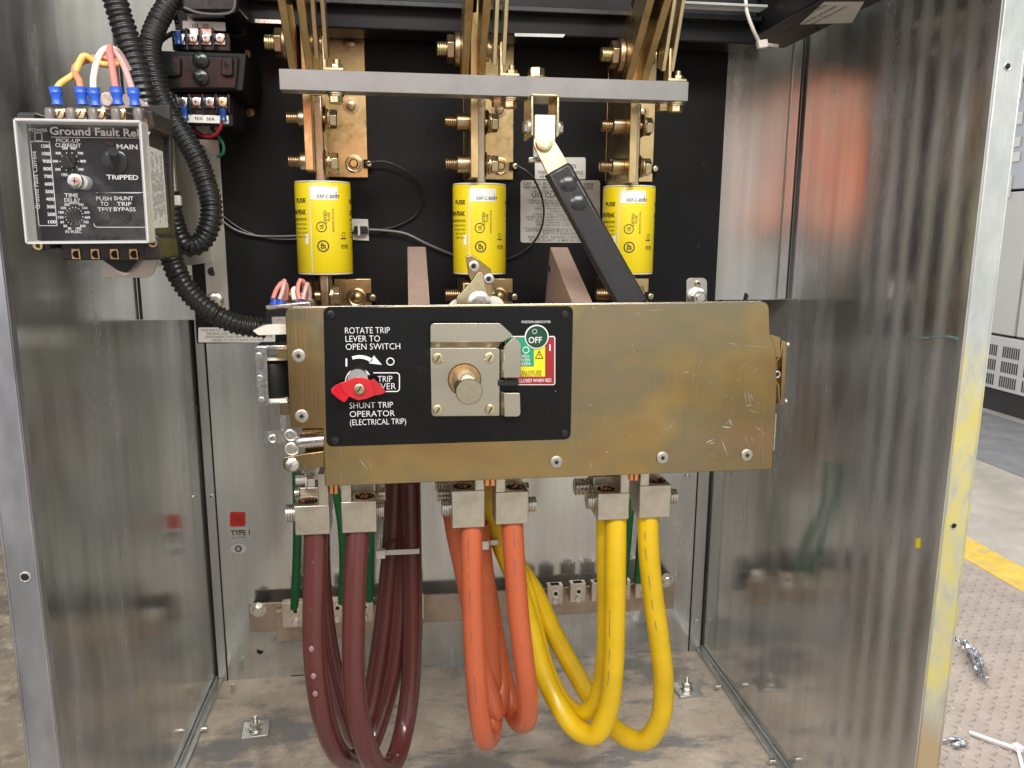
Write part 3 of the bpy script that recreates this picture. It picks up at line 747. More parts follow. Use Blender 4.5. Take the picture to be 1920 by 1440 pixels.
for i, (t, hh, x0) in enumerate((('FUSE AND RENEWABLE', .0075, .447), ('LINK MUST BE REPLACED', .0050, .462), ('WITH THE SAME TYPE', .0050, .473))):
    m.text(t, lambda x, y, i=i, x0=x0: V((x0 + y, 0.86 + x, 1.1262)), hh, 0.10)
m.build('lettering', 'ink_soft', o)
for px, py in ((1532, 54), (1416, 80)):
    p = PZ(px, py, 1.1268); MB().cyl(p, p - V((0, 0, .0006)), 0.003, n=12).build('hole', 'dark', b2)
t = thing('clear_barrier', 'clear plastic barrier edge at the top right under the beams', 'barrier', (0.36, 0.93, 1.13))
MB().box(0.325, 0.432, 0.962, 0.984, 1.1500, 1.1530).build('sheet', 'clear_edge', t, 0.0006)
t = thing('cable_tie', 'long white cable tie hanging round the upper right beam corner', 'cable tie', P(1418, 82, 0.98))
MB().tube([P(1398, -10, .97), P(1400, 20, .965), P(1412, 55, .965), P(1424, 80, .975)], 0.0022, 8).build('strap', 'nylon', t)
MB().tube([P(1424, 82, .972), P(1440, 84, .975), P(1458, 86, .98)], 0.0022, 8).build('strap', 'nylon', t)
MB().obox(P(1429, 83, .968), (.006, 0, .001), (0, .004, 0), (-.001, 0, .0045)).build('head', 'nylon', t, 0.001)
# black relay box at the top left
t = thing('sensor_box', 'rounded black moulded box cut by the top edge above the transformer', 'sensor', P(395, 10, .95))
MB().pprism(rounded(338, -60, 447, 24, 14), 0.93, 0.10).build('housing', 'black_gloss', t, 0.004)
MB().pbox(352, 24, 362, 42, .96, .02).build('label', 'paper', t)
MB().tube([P(345, 14, .926), P(372, 24, .926), P(420, 26, .926), P(437, 20, .926), P(442, -20, .926)], 0.0014, 8).build('lead', 'w_grey', t)
# ------------------------------------------------------------------ three poles: terminals, blades, fuses
POLE_X = (-0.100, 0.0895, 0.280)
WHO = ('left', 'middle', 'right')
PIX2 = 898                                            # photo column of the middle pole's fuse
def zY(py, Y, px=898): return P(px, py, Y).z
def pole(i):
    x = POLE_X[i]; dx = x - POLE_X[1]
    def X(px, Y, py=250): return P(px, py, Y).x + dx   # measured on the middle pole
    look = ('with scratched front edge, behind the left end of the grey bar', 'behind the white topped clevis, at the middle of the board', 'with its long tarnished side showing, beside the black arm')[i]
    t = thing('line_terminal', 'brass stationary contact plate ' + look, 'terminal', (x, YD, zY(330, YD)), 'upper brass terminals')
    zt, zb = zY(62, YD), zY(337, YD)
    mt = 'brass' if i < 2 else 'brass'
    MB().box(X(868, YD), X(962, YD), YD - 0.006, YD - 0.0005, zb, zt).build('back_plate', mt, t, 0.0008)
    xb0, xb1 = X(882.5, .955), X(897.5, .955)
    zl = zY((324, 333, 338)[i], .955)
    MB().box(xb0, xb1, .955, YD - 0.0062, zl, zY(-10, .955)).build('contact_bar', ('brass', 'brass', 'brass_dark')[i] if False else 'brass', t, 0.0007)
    # bolts through bar and fuse blade
    xh = X(919, .985)
    for k, py in enumerate((230, 308)):
        z = zY(py, .985)
        if i == 0:
            xn = xb0 - 0.0095
            o = threaded(MB(), (xn - .013, .985, z), (xn, .985, z), 0.0068).build('bolt', 'brass_dark', t)
            MB().lathe((xn, .985, z), (1, 0, 0), [(.0085, 0), (.0098, .002), (.0098, .0092)], 20).build('collar', 'brass_pale', t)
        else:
            xn = xb0 - 0.0145
            o = threaded(MB(), (xn - .014, .985, z), (xn, .985, z), 0.0068).build('bolt', 'brass_dark', t)
            MB().lathe((xn, .985, z), (1, 0, 0), [(.0095, 0), (.0102, .0008), (.0102, .0142)], 24).build('spacer', 'brass_dark', t)
        MB().cyl((xb1, .985, z), (xh + .004, .985, z), .006, n=16).build('shank', 'brass_dark', t)
        tl = 0.25 if k == 0 else 0.03
        MB().lathe((xh - .006, .985, z), V((1, tl, -tl * .3)), [(.0148, 0), (.0152, .0006), (.0145, .0014)], 28).lathe((xh - .002, .985, z), V((1, tl * .5, 0)), [(.0118, 0), (.0118, .0016)], 26).build('washer', 'brass_dark', t)
        MB().hexa((xh + .001, .985, z), V((1, 0.05, 0)), 0.0110, 0.0085).build('bolt_head', 'brass_pale', t, 0.0004)
    # studs in the plate
    for px, py in ((938, 92), (935, 205)):
        c = V((X(px, YD), YD - .006, zY(py, YD)))
        MB().lathe(c, FRONT, [(.0105, 0), (.0105, .0008), (.0062, .001), (.0058, .005), (.004, .006)], 22).build('stud', 'brass_dark', t)
    c = V((X(937, YD, 310), YD - .006, zY(312, YD)))
    MB().ring(c + V((0, -.002, 0)), FRONT, .0092, .0022).cyl(c, c + V((0, -.0018, 0)), .011).build('ring_lug', 'brass_pale', t)
    MB().lathe(c, FRONT, [(.006, 0), (.006, .007), (.004, .009)], 20).build('stud', 'brass', t)
    o = MB().box(c.x + .012, c.x + .0235, c.y - .004, c.y - .001, c.z - .0055, c.z + .0055).build('wire_clamp', 'dark', t)
    screw(o, c + V((.019, -.004, 0)), FRONT, .0038, .003, 'brass_pale', 'slot')
    # moving blades, swung out towards the front
    tb = thing('contact_blade', 'pair of brass knife blades swung out ' + ('at the left end of the grey bar', 'over the middle of the grey bar, nearly upright', 'leaning right at the right bar end')[i],
               'switch blade', (x, .95, zY(128, .95)), 'moving contact blades')
    d = V((0, -.755, .656)).normalized()
    n = V((0, .656, .755)).normalized()
    for xc in (X(873, .93, 125), X(904, .93, 125)):
        c0 = V((xc, .945, zY(150, .945)))
        c = c0 + d * .110 + n * .020
        MB().obox(c, (.0044, 0, 0), d * .112, n * .020).build('blade', 'brass', tb, 0.0009)
    for xc in (X(928.5, .90, 80), X(945.5, .90, 80)):
        c0 = V((xc, .905, zY(122, .905)))
        d2 = V((0, -.40, .915)).normalized(); n2 = V((0, .915, .40)).normalized()
        c = c0 + d2 * .09 + n2 * .011
        MB().obox(c, (.0022, 0, 0), d2 * .09, n2 * .011).build('arc_blade', 'brass_pale' if i else 'brass_dark', tb, 0.0005)
    c0 = V((X(889, .90, 10), .93, zY(26, .93)))
    MB().obox(c0 + d * .055 + n * .016, (.0052, 0, 0), d * .055, n * .014).build('spacer', 'dark', tb)
    z = zY(92, .95); xn = X(866, .95, 92)
    threaded(MB(), (xn - .028, .955, z), (xn - .015, .955, z), .0082).build('pivot_bolt', 'zinc_yellow', tb)
    MB().hexa((xn - .0165, .955, z), (1, 0, 0), .0155, .0085).build('pivot_nut', 'brass_dark', tb, .0005)
    MB().lathe((xn - .008, .955, z), (1, 0, 0), [(.018, 0), (.0185, .0006), (.0185, .0055)], 28).build('washer', 'brass_dark', tb)
    xr = X(911, .95, 92)
    MB().lathe((xr, .955, z), (1, 0, 0), [(.012, 0), (.012, .004), (.0085, .0045), (.0085, .0095)], 24).build('pivot_head', 'brass_dark', tb)
    # fuse
    zft, zfb = zY(349, YF), zY(510, YF); R = .0330
    f = thing('cartridge_fuse', ('yellow cartridge fuse at the left, over the small blue wired relay', 'yellow cartridge fuse in the middle, its foot behind the gold pawl', 'yellow cartridge fuse at the right, partly behind the black arm')[i],
              'fuse', (x, YF, zfb), 'yellow cartridge fuses')
    MB().lathe((x, YF, zfb), (0, 0, 1), [(R - .0004, 0), (R, .001), (R, zft - zfb - .001), (R - .0004, zft - zfb)], 64).build('barrel', 'fuse', f)
    for z0, z1 in ((zfb - .0022, zfb), (zft, zft + .0022)):
        MB().lathe((x, YF, z0), (0, 0, 1), [(R - .0014, 0), (R - .0003, .0008), (R - .0003, .0016), (R - .001, .0022)], 64).build('end_cap', 'fuse_end', f)
    for z0, z1 in ((zft + .002, zY(192, YF)), (zY(600, YF), zfb - .002)):
        MB().box(x - .0055, x + .0055, YF - .024, YF + .024, min(z0, z1), max(z0, z1)).build('blade', 'tube_metal', f, .002)
    # printed label wrapped round the barrel; u = angle from the side that faces the camera
    uc = math.atan2(x, YF)
    def wrap(u0, z0, ang=0.0, lift=.0003):
        ca, sa = math.cos(ang), math.sin(ang)
        def fn(a, b):
            h = (a * ca - b * sa) / R + u0; zz = z0 + a * sa + b * ca
            q = h - uc
            return V((x + (R + lift) * math.sin(q), YF - (R + lift) * math.cos(q), zz))
        return fn
    px = lambda u: u / 53.0                            # photo pixels on the left fuse to radians
    zz = lambda py: zft - (py - 346) / 161 * (zft - zfb)
    def patch(u0, u1, pz0, pz1, lift):
        m = MB(); n = max(3, int((u1 - u0) / .08)); vs = []
        for k in range(n + 1):
            q = u0 + (u1 - u0) * k / n
            vs += [wrap(q, zz(pz1), lift=lift)(0, 0), wrap(q, zz(pz0), lift=lift)(0, 0)]
        return m.raw(vs, [(2 * k, 2 * k + 2, 2 * k + 3, 2 * k + 1) for k in range(n)])
    rot = (0.0, 0.10, 0.12)[i]
    patch(-.50 + rot, -.46 + rot, 346.5, 506.5, .00015).build('label_seam', 'fuse_end', f)
    patch(-.44 + rot, .55 + rot, 353, 376, .0002).build('type_tag', 'white', f)
    m = MB()
    m.text('KRP-C-800SP', wrap(-.20 + rot, zz(373.5)), .0043, .0262, 'L', .012)
    m.text('600V AC', wrap(.50 + rot, zz(371), math.pi / 2), .0016, .006, 'L', .02)
    m.text('LISTED', wrap(.10 + rot, zz(418), math.pi / 2), .0034, .0150, 'L', .012)
    m.text('FUSE', wrap(.22 + rot, zz(413), math.pi / 2), .0030, .0095)
    m.text('ISSUE NO. 01114116', wrap(.36 + rot, zz(433), math.pi / 2), .0024, .027)
    m.text('UL', wrap(-.025 + rot, zz(427.5), math.pi / 2), .0044, .0056, 'L', .02)
    def ringw(u, z, r, w):
        fnn = wrap(u, z); vs = []
        for k in range(29):
            a = 2 * math.pi * k / 28; vs += [fnn(math.cos(a) * (r - w), math.sin(a) * (r - w)), fnn(math.cos(a) * (r + w), math.sin(a) * (r + w))]
        m.raw(vs, [(2 * k, 2 * k + 1, 2 * k + 3, 2 * k + 2) for k in range(28)])
    ringw(-.09 + rot, zz(424), .0056, .0005)
    m.text('SP', wrap(.03 + rot, zz(458), math.pi / 2), .0058, .0070, 'C', .03)
    ringw(-.055 + rot, zz(458), .0062, .0007)
    m.text('F37R', wrap(.62 + rot, zz(463), 0), .0050, .0108, 'L', .012)
    fnn = wrap(.72 + rot, zz(445)); m.raw([fnn(-.0035, -.0006), fnn(.0045, -.0006), fnn(.0045, .0010), fnn(-.0035, .0010)], [(0, 1, 2, 3)])
    ringw(.74 + rot, zz(437), .0024, .0003)
    # the side texts, seen at the barrel's edges
    for u0, al in ((-.64 + rot, 'R'), (1.15 + rot, 'L')):
        m.text('FUSE', wrap(u0, zz(381)), .0050, .017, al, .03)
        m.text('LOW-PEAK', wrap(u0, zz(402)), .0058, .030, al, .03)
        m.text('OVERLOAD PROTECTION', wrap(u0, zz(413)), .0030, .030, al, .015)
        for k, s in enumerate(('CURRENT LIMITING', 'TIME DELAY 800A', '600V AC OR LESS', '300V DC')):
            m.text(s, wrap(u0, zz(421 + 7.5 * k)), .0022, .022 - .002 * k, al)
        q = -1 if al == 'R' else 1
        fa = wrap(u0, zz(392)); m.raw([fa(0, .0115), fa(q * .017, .0115), fa(q * .017, .0122), fa(0, .0122)], [(0, 1, 2, 3)])
        fa = wrap(u0, zz(407)); m.raw([fa(0, 0), fa(q * .03, 0), fa(q * .03, .0006), fa(0, .0006)], [(0, 1, 2, 3)])
    m.build('lettering', 'ink', f)
    patch(-.72 + rot, -.60 + rot, 436, 455, .0002).build('date_tag', 'white', f)
    # lower terminal
    t = thing('load_terminal', 'lower brass terminal plate under the ' + WHO[i] + ' yellow fuse, half hidden by the gold cover', 'terminal', (x, YD, zY(640, YD)), 'lower brass terminals')
    MB().box(X(894, YD), X(962, YD), YD - .006, YD - .0005, zY(660, YD), zY(522, YD)).build('back_plate', 'brass', t, .0008)
    MB().box(X(866, .955), X(882, .955), .955, YD - .0062, zY(660, .955), zY(530, .955)).build('contact_bar', 'brass_dark', t, .0015)
    z = zY(553, .985); xl = X(862, .985, 553)
    threaded(MB(), (xl - .018, .985, z), (xl, .985, z), .0075).build('bolt', 'brass_dark', t)
    MB().cyl((X(882, .985), .985, z), (X(919, .985) + .002, .985, z), .006).lathe((X(912, .985), .985, z), (1, 0, 0), [(.013, 0), (.013, .003)], 24).build('shank', 'brass_dark', t)
    MB().hexa((X(915, .985), .985, z), (1, 0, 0), .0110, .009).build('bolt_head', 'brass_pale', t, .0004)
    c = V((X(934, YD, 556), YD - .006, zY(556, YD)))
    MB().ring(c + V((0, -.002, 0)), FRONT, .0105, .0024).cyl(c, c + V((0, -.0018, 0)), .013).build('ring_lug', 'brass_dark', t)
    MB().lathe(c, FRONT, [(.0065, 0), (.0065, .006), (.004, .008)], 20).build('stud', 'brass', t)
    o = MB().box(c.x + .013, c.x + .026, c.y - .004, c.y - .001, c.z - .006, c.z + .006).build('wire_clamp', 'dark', t)
    screw(o, c + V((.021, -.004, 0)), FRONT, .0042, .003, 'brass_pale', 'slot')
for i in range(3): pole(i)

# ------------------------------------------------------------------ grey crossbar with its brackets
cb = thing('crossbar', 'long flat grey bar bolted across the three sets of blades', 'bar', (0.093, YX, 1.030))
MB().box(-.1305, .3165, YX, YX + .024, 1.0305, 1.0515).build('bar', 'bar_grey', cb, .0006)
for i in range(3):
    dx = POLE_X[i] - POLE_X[1]
    X = lambda px, Y, py=130: P(px, py, Y).x + dx
    x0, x1 = X(937, .905), X(975, .905); zf = 1.0518
    b = MB().box(x0, x0 + .0042, .905, .923, zf + .002, zf + .036).box(x0, x1, .905, .923, zf, zf + .0040).build('angle_bracket', 'brass_pale', cb, .0012)
    cx = X(960, .912)
    MB().hexa((cx, .914, zf + .004), (0, 0, 1), .0062, .0045).cyl((cx, .914, zf + .008), (cx, .914, zf + .013), .0034, n=12).build('nut', 'zinc_yellow', b)
    xx = X(957, .912)
    m = MB().lathe((xx, .912, 1.0303), (0, 0, -1), [(.0105, 0), (.0105, .0014), (.0085, .0016), (.0085, .0034)], 24).hexa((xx, .912, 1.0268), (0, 0, -1), .0078, .0075)
    m.build('bolt', 'zinc_yellow', cb)
    if i == 0: continue
    m = MB().lathe((xx - .013, .918, 1.0303), (0, 0, -1), [(.0095, 0), (.0095, .0014)], 24).hexa((xx - .013, .918, 1.0288), (0, 0, -1), .0074, .0075)
    m.build('bolt', 'zinc_yellow', cb)
c = V((P(1005, 140, .912).x, .912, 1.0518))
MB().lathe(c, (0, 0, 1), [(.0125, 0), (.0125, .0015)], 24).hexa(c + V((0, 0, .0016)), (0, 0, 1), .0092, .0095).build('bolt', 'zinc_yellow', cb)
# clevis under the crossbar
cv = thing('clevis', 'brass edged U bracket with a white face hanging under the grey bar', 'bracket', P(1022, 210, .87))
zt = zY(172, .868); zb = zY(252, .868)
x0, x1 = P(996, 205, .868).x, P(1049, 205, .868).x; w = .0026
MB().box(x0, x1, .868, .922, zt - w, zt).box(x0, x0 + w, .868, .922, zb, zt - w).box(x1 - w, x1, .868, .922, zb, zt - w).build('bracket', 'zinc_yellow', cv, .0008)
bx0, bx1 = P(1003, 250, .872).x, P(1041, 250, .872).x
MB().box(bx0, bx1, .872, .884, zY(292, .872), zY(212, .872)).build('block', 'white', cv, .0008)
MB().box(bx0 - .004, bx1 - .008, .885, .893, zY(300, .872), zY(290, .872)).build('block_foot', 'zinc', cv, .0008)
for xs_, sg in ((x0, -1), (x1, 1)):
    z = zY(236, .88)
    MB().lathe((xs_, .882, z), (sg, 0, 0), [(.0085, 0), (.0085, .002)], 20).hexa((xs_ + sg * .002, .882, z), (sg, 0, 0), .0068, .0045).build('pin', 'zinc', cv)
# black arm between clevis and mechanism
arm = thing('operating_arm', 'black sleeved steel arm sloping from the clevis down behind the gold cover', 'lever', P(1175, 565, .83))
pA, pB = P(1020, 268, .866), P(1190, 580, .838)
d = (pB - pA).normalized(); side = d.cross(V((0, 1, 0))).normalized(); nrm = side.cross(d).normalized()
if side.x < 0: side = -side
if nrm.y > 0: nrm = -nrm
L = (pB - pA).length
def strip(m, t0, t1, w0, w1, th, off=0.0):
    a0, a1 = pA + d * t0 + nrm * off, pA + d * t1 + nrm * off
    return m.prism([a0 - side * w0, a1 - side * w1, a1 + side * w1, a0 + side * w0], -nrm * th)
m = MB()
out = [pA + side * (.0112 * math.cos(a)) - d * (.0112 * math.sin(a)) for a in [math.pi * i / 12 for i in range(13)]]
m.prism(out + [pA - side * .0128 + d * .034, pA + side * .0128 + d * .034], -nrm * .005)
m.build('end_tab', 'brass_pale', arm, .0006)
c = pA
MB().lathe(c, nrm, [(.0094, 0), (.0094, .003), (.0086, .0050), (.0062, .0054), (.0058, .0050)], 26).build('pivot_pin', 'zinc_yellow', arm)
m = MB(); strip(m, .030, L, .0142, .0170, .011, .004)
m.build('sleeve', 'sleeve', arm, .004, seg=3)
m = MB()
for t in (.050, .073):
    m.lathe(pA + d * t + nrm * .0035 + side * .0015, nrm, [(.0105, 0), (.0085, .0012), (.0055, .0020), (.0030, .0026), (.001, .0028)], 20)
m.build('sleeve_bump', 'sleeve', arm)
m = MB(); strip(m, .028, L, .012, .012, .004, -.020); m.build('rear_bar', 'black_paint', arm, .001)

# ------------------------------------------------------------------ tin-pink bars sloping back from the mechanism
for name, (xa, ya), (xb, yb), w, lab in (('a', (781, 462), (786, 575), .0125, 'pinkish flat copper bar rising behind the black label plate'),
                                        ('b', (1048, 463), (1096, 575), .0125, 'pinkish flat copper bar with a brown side, left of the black arm')):
    a, b = P(xa, ya, 1.0), P(xb, yb, .853)
    dd = (b - a).normalized(); up = V((0, dd.z, -dd.y)).normalized()
    if up.z < 0: up = -up
    o = thing('copper_bar', lab, 'bar', b, 'pinkish flat bars behind the cover')
    hgt = .042
    MB().obox((a + b) / 2 + dd * .01 - up * hgt, (w - .001, 0, 0), dd * ((b - a).length / 2 + .01), up * hgt).build('bar', 'copper_bar', o, .0012)
    if xa > 900:
        c = a - up * .03 + V((-w - .0002 + .001, -.012, 0)); MB().cyl(c, c + V((-.0004, 0, 0)), .005).build('hole', 'dark', o)
# ------------------------------------------------------------------ the mechanism with its gold cover plate
mech = thing('switch_mechanism', 'gold zinc plated switch mechanism cover with a black instruction plate and red trip lever', 'switch', (0.13, YP, 0.625))
out = quad_round([(534, 576), (1442, 565), (1444, 625), (1456, 660), (1456, 760), (1448, 880), (1030, 896), (609, 912), (606, 812), (606, 803), (545, 803)],
                 [16, 16, 4, 3, 3, 3, 0, 3, 2, 0, 6])
pz1, pz0 = 0.811, 0.626
def fixz(p): return p
cov = MB().pprism(out, YP, .0025).build('cover_plate', 'gold', mech, .0009)
MB().prism([P(550, 574.6, YP - .0004), P(1428, 564.4, YP - .0004), P(1428, 566.4, YP - .0004), P(550, 576.6, YP - .0004)], (0, .0032, 0)).build('edge_highlight', 'zinc', mech, .0005)  # painted highlight: bright strip laid along the cover's top edge
# edges folded back
m = MB()
a, b = P(612, 910.5, YP), P(1446, 879, YP)
m.prism([P(614, 911.5, YP + .0027), P(1444, 879.5, YP + .0027), P(1444, 877.0, YP + .0027), P(614, 909.0, YP + .0027)], (0, .03, 0))
m.prism([P(1446, 878, YP + .0027), P(1453, 762, YP + .0027), P(1455.5, 762, YP + .0027), P(1448.5, 878, YP + .0027)], (0, .035, 0))
m.prism([P(609, 815, YP + .0027), P(612, 908, YP + .0027), P(615, 908, YP + .0027), P(612, 815, YP + .0027)], (0, .02, 0))
m.prism([P(537, 590, YP + .0027), P(547, 800, YP + .0027), P(550, 800, YP + .0027), P(540, 590, YP + .0027)], (0, .02, 0))
m.build('folded_edge', 'gold', mech, .0006)
MB().box(-.06, .36, .87, .874, .65, .79).box(-.06, .36, .8275, .8695, .786, .789).build('inner_frame', 'gold', mech)
MB().raw([P(639, 838, YP - .0003), P(639, 910, YP - .0003), P(640.2, 910, YP - .0003), P(640.2, 838, YP - .0003)], [(0, 1, 2, 3)]).raw([P(1428, 790, YP - .0003), P(1426, 878, YP - .0003), P(1427, 878, YP - .0003), P(1429, 790, YP - .0003)], [(0, 1, 2, 3)]).build('bend_line', 'brass_dark', mech)
for px, py in ((560, 667), (566, 780), (1043, 866), (1242, 858), (1400, 853)):
    screw(mech, P(px, py, YP - .0002), FRONT, .0069, .0020, 'screw_grey', 'star')
# scratches in the plating
m = MB()
SCR = [(1362, 642, 1385, 647, .7), (1385, 646, 1448, 653, .35), (1213, 582, 1245, 581, .6), (1352, 822, 1365, 856, 1.5), (1322, 832, 1340, 822, 2.6), (1330, 832, 1341, 830, 2.2), (1416, 800, 1428, 808, 1.0), (1428, 808, 1437, 818, .8),
       (1352, 800, 1372, 802, 2.6), (1366, 784, 1374, 800, 1.6), (1360, 795, 1374, 786, 1.2), (1395, 730, 1400, 758, 1.0), (1400, 728, 1408, 760, 1.0), (1406, 736, 1413, 752, 1.2), (1398, 762, 1410, 758, 1.4), (1386, 693, 1400, 681, .7),
       (1413, 697, 1424, 688, 1.0), (1215, 654, 1240, 632, .25), (1248, 811, 1262, 790, .9), (1256, 805, 1265, 788, .7), (1283, 700, 1291, 697, 1.4), (1298, 706, 1301, 703, 1.5), (1106, 880, 1109, 866, .9), (1404, 768, 1420, 774, .6),
       (1395, 812, 1403, 835, .6), (672, 858, 690, 882, 1.5), (690, 868, 700, 876, 1.0), (1333, 850, 1337, 858, .8), (1136, 847, 1141, 850, 1.6), (1290, 767, 1284, 772, .5), (1225, 770, 1229, 700, .15), (1408, 818, 1412, 828, .9)]
for x0, y0, x1, y1, w in SCR:
    a, b = P(x0, y0, YP - .0002), P(x1, y1, YP - .0002); n = (b - a).normalized(); n = V((n.z, 0, -n.x)) * w * S(YP) * .8
    m.raw([a, a.lerp(b, .35) - n, b, a.lerp(b, .6) + n * .8], [(0, 1, 2, 3)])
rs = random.Random(3)
for k in range(34):
    x, y = rs.uniform(1080, 1430), rs.uniform(640, 870); r = rs.uniform(.5, 1.1) * S(YP)
    c = P(x, y, YP - .0002); m.raw([c + V((r * math.cos(q), 0, r * math.sin(q))) for q in [k2 * 1.05 for k2 in range(6)]], [tuple(range(6))])
m.build('scratches', 'zinc', cov)
# black instruction plate
lp = MB().pprism(quad_round([(606, 576), (1075, 574), (1070, 824), (612, 838)], 13), YP - .0016, .0014).build('instruction_plate', 'label', mech, .0005)
YQ = YP - .0016
for px, py in ((621, 590), (1059, 590), (1058, 812), (628, 826)):
    MB().lathe(P(px, py, YQ), FRONT, [(.0045, 0), (.0040, .0012), (.002, .0019)], 20).build('rivet', 'black_gloss', lp)
m = MB()
for t, x, y, h, w in (('ROTATE TRIP', 647, 625.5, 12.2, 82), ('LEVER TO', 648, 641, 12.2, 63), ('OPEN SWITCH', 648.5, 656, 12.2, 100),
                      ('SHUNT TRIP', 655.5, 766, 12, 81), ('OPERATOR', 656, 782, 12, 84), ('(ELECTRICAL TRIP)', 656.5, 797.5, 12, 105),
                      ('TRIP', 708.5, 716.5, 12.5, 27), ('LEVER', 698, 730.5, 12.5, 44)):
    m.ptext(t, x, y, YQ, h, w, bold=-.010)
m.ptext('POSITION INDICATOR', 978, 606, YQ, 4.8, 56)
def pl(px, py): return P(px, py, YQ - .0004)
m.raw([pl(648, 672), pl(651, 672), pl(651, 687), pl(648, 687)], [(0, 1, 2, 3)])
m.ring(P(732, 678, YQ - .0003), FRONT, .0036, .0006, k=6)
arc = []
for k in range(13):                                     # curved arrow
    t = k / 12; a = math.radians(112 - 62 * t); cx, cy, w = 674, 702, 3.0 + t * .6
    arc += [pl(cx + (36 + w) * math.cos(a), cy - (33 + w) * math.sin(a)), pl(cx + (36 - w) * math.cos(a), cy - (33 - w) * math.sin(a))]
m.raw(arc, [(2 * k, 2 * k + 1, 2 * k + 3, 2 * k + 2) for k in range(12)])
m.raw([pl(701, 666.5), pl(716, 684), pl(692, 681)], [(0, 1, 2)])
def outline(m, pts, w, closed=True):
    q = [V((x, y, 0)) for x, y in pts]; n = len(q); ins, outs = [], []
    for i in range(n):
        a, b = (q[i - 1], q[(i + 1) % n]) if closed else (q[max(i - 1, 0)], q[min(i + 1, n - 1)])
        t = (b - a).normalized(); nn = V((-t.y, t.x, 0)) * w / 2
        ins.append(q[i] + nn); outs.append(q[i] - nn)
    r = [pl(v.x, v.y) for v in ins + outs]
    m.raw(r, [(i, (i + 1) % n, (i + 1) % n + n, i + n) for i in range(n if closed else n - 1)])
outline(m, [(700, 699)] + rounded(700, 699, 749, 734, (0.5, 6, 6, .5)) [7:21] + [(700, 734)], 1.8, False)
outline(m, [(672 + 24 * math.cos(a), 715 + 24 * math.sin(a)) for a in [math.radians(160 + 170 * k / 20) for k in range(21)]], 1.8, False)
m.build('lettering', 'white', lp)
# position indicator window and its coloured key
k0 = MB().pprism(rounded(947, 630, 1041, 722, 4), YQ - .0003, .0002).build('indicator_border', 'white', lp)
MB().pprism(rounded(949, 632, 1039.5, 720.5, 3), YQ - .0006, .0002).build('closed_field', 'lab_red', lp)
MB().pprism([(949, 633), (1022, 633), (1022, 706), (949, 706)], YQ - .0009, .0002).build('caution_field', 'lab_yellow', lp)
MB().pprism([(949, 633), (1001, 633), (1001, 687), (949, 687)], YQ - .0012, .0002).build('open_field', 'lab_green', lp)
m = MB()
for t, x, y, w in (('OPEN', 974, 671, 18), ('WHEN', 974, 678, 20), ('GREEN', 973, 685, 22)): m.ptext(t, x, y, YQ - .0012, 6.2, w)
m.ring(P(986, 656.5, YQ - .0014), FRONT, .0032, .0005, k=6)
m.ptext('CLOSED WHEN RED', 972.5, 717, YQ - .0006, 7, 64); m.raw([P(x, y, YQ - .001) for x, y in ((1030, 646), (1032.4, 646), (1032.4, 658), (1030, 658))], [(0, 1, 2, 3)])
m.build('lettering', 'white', lp)
m = MB(); m.ptext('IF YELLOW SEE', 968, 700, YQ - .0009, 5.4, 49); m.ptext('INSTRUCTIONS', 971, 706 - .4, YQ - .0009, 5.4, 46)
tri = [(1011, 658), (1018, 672), (1004, 672)]
q = MB()
for i in range(3):
    a, b = P(*tri[i], YQ - .0013), P(*tri[(i + 1) % 3], YQ - .0013); n = (b - a).normalized(); n = V((n.z, 0, -n.x)) * .0004
    m.raw([a - n, b - n, b + n, a + n], [(0, 1, 2, 3)])
m.ptext('!', 1010, 670, YQ - .0009, 7, 2); m.build('lettering', 'ink', lp)
c = P(1006, 631.5, YQ - .0012)
bz = MB().lathe(c, FRONT, [(.0125, 0), (.0125, .0010), (.0117, .0013), (.0113, .0010)], 40).build('indicator_window', 'white', lp)
MB().cyl(c + V((0, -.0012, 0)), c + V((0, -.0015, 0)), .0112, n=40).build('indicator_disc', 'ind_green', bz)
m = MB().ptext('OFF', 1003.5, 643, YQ - .0027, 12, 26, 'C', .02); m.ring(P(1002.5, 621.5, YQ - .0031), FRONT, .0022, .00035, k=6); m.build('lettering', 'print_grey', bz)
# key plate with folded lips
YK = YQ - .0022
kp = MB().pprism(quad_round([(807, 652), (931, 652), (937, 655), (937, 780), (809, 781)], [0, 2, 2, 3, 8]), YK, .002).build('key_plate', 'steel_plate', mech, .0006)
o = MB()
def sheet(m, pts, th=.0018): return m.prism(pts, (0, th, 0))
yl = .0075
top = [P(807, 651, YK), P(934, 651, YK)]
lip = [P(x, y, YK - yl * min(1, (651 - y) / 18)) for x, y in quad_round([(807, 651), (807, 606), (938, 606), (962, 629), (938, 651)], [0, 9, 6, 3, 0])]
m = MB()
# upper lip: slopes out from the bend line then stands parallel to the plate
m.prism([P(807, 651, YK), P(935, 651, YK), P(940, 641, YK - yl), P(807, 641, YK - yl)], (0, .0018, 0))
m.prism([P(x, y, YK - yl) for x, y in quad_round([(807, 641), (807, 606), (938, 606), (962, 629), (943, 641)], [0, 9, 6, 3, 0])], (0, .0018, 0))
m.prism([P(938, 655, YK), P(946, 648, YK - yl), P(944, 708, YK - yl), P(938, 708, YK)], (0, .0018, 0))
m.prism([P(x, y, YK - yl) for x, y in quad_round([(946, 649), (965, 631), (977, 645), (976, 708), (944, 708)], [0, 4, 4, 2, 0])], (0, .0018, 0))
m.prism([P(938, 734, YK), P(946, 736, YK - yl), P(946, 780, YK - yl), P(938, 779, YK)], (0, .0018, 0))
m.prism([P(x, y, YK - yl) for x, y in quad_round([(945, 737), (975, 737), (976, 781), (946, 781)], [0, 3, 8, 0])], (0, .0018, 0))
m.build('folded_lip', 'steel_plate', kp, .0006)
MB().pbox(934, 712, 972, 724, YQ - .004, .0036).build('latch_tongue', 'black_bare', kp, .0008)
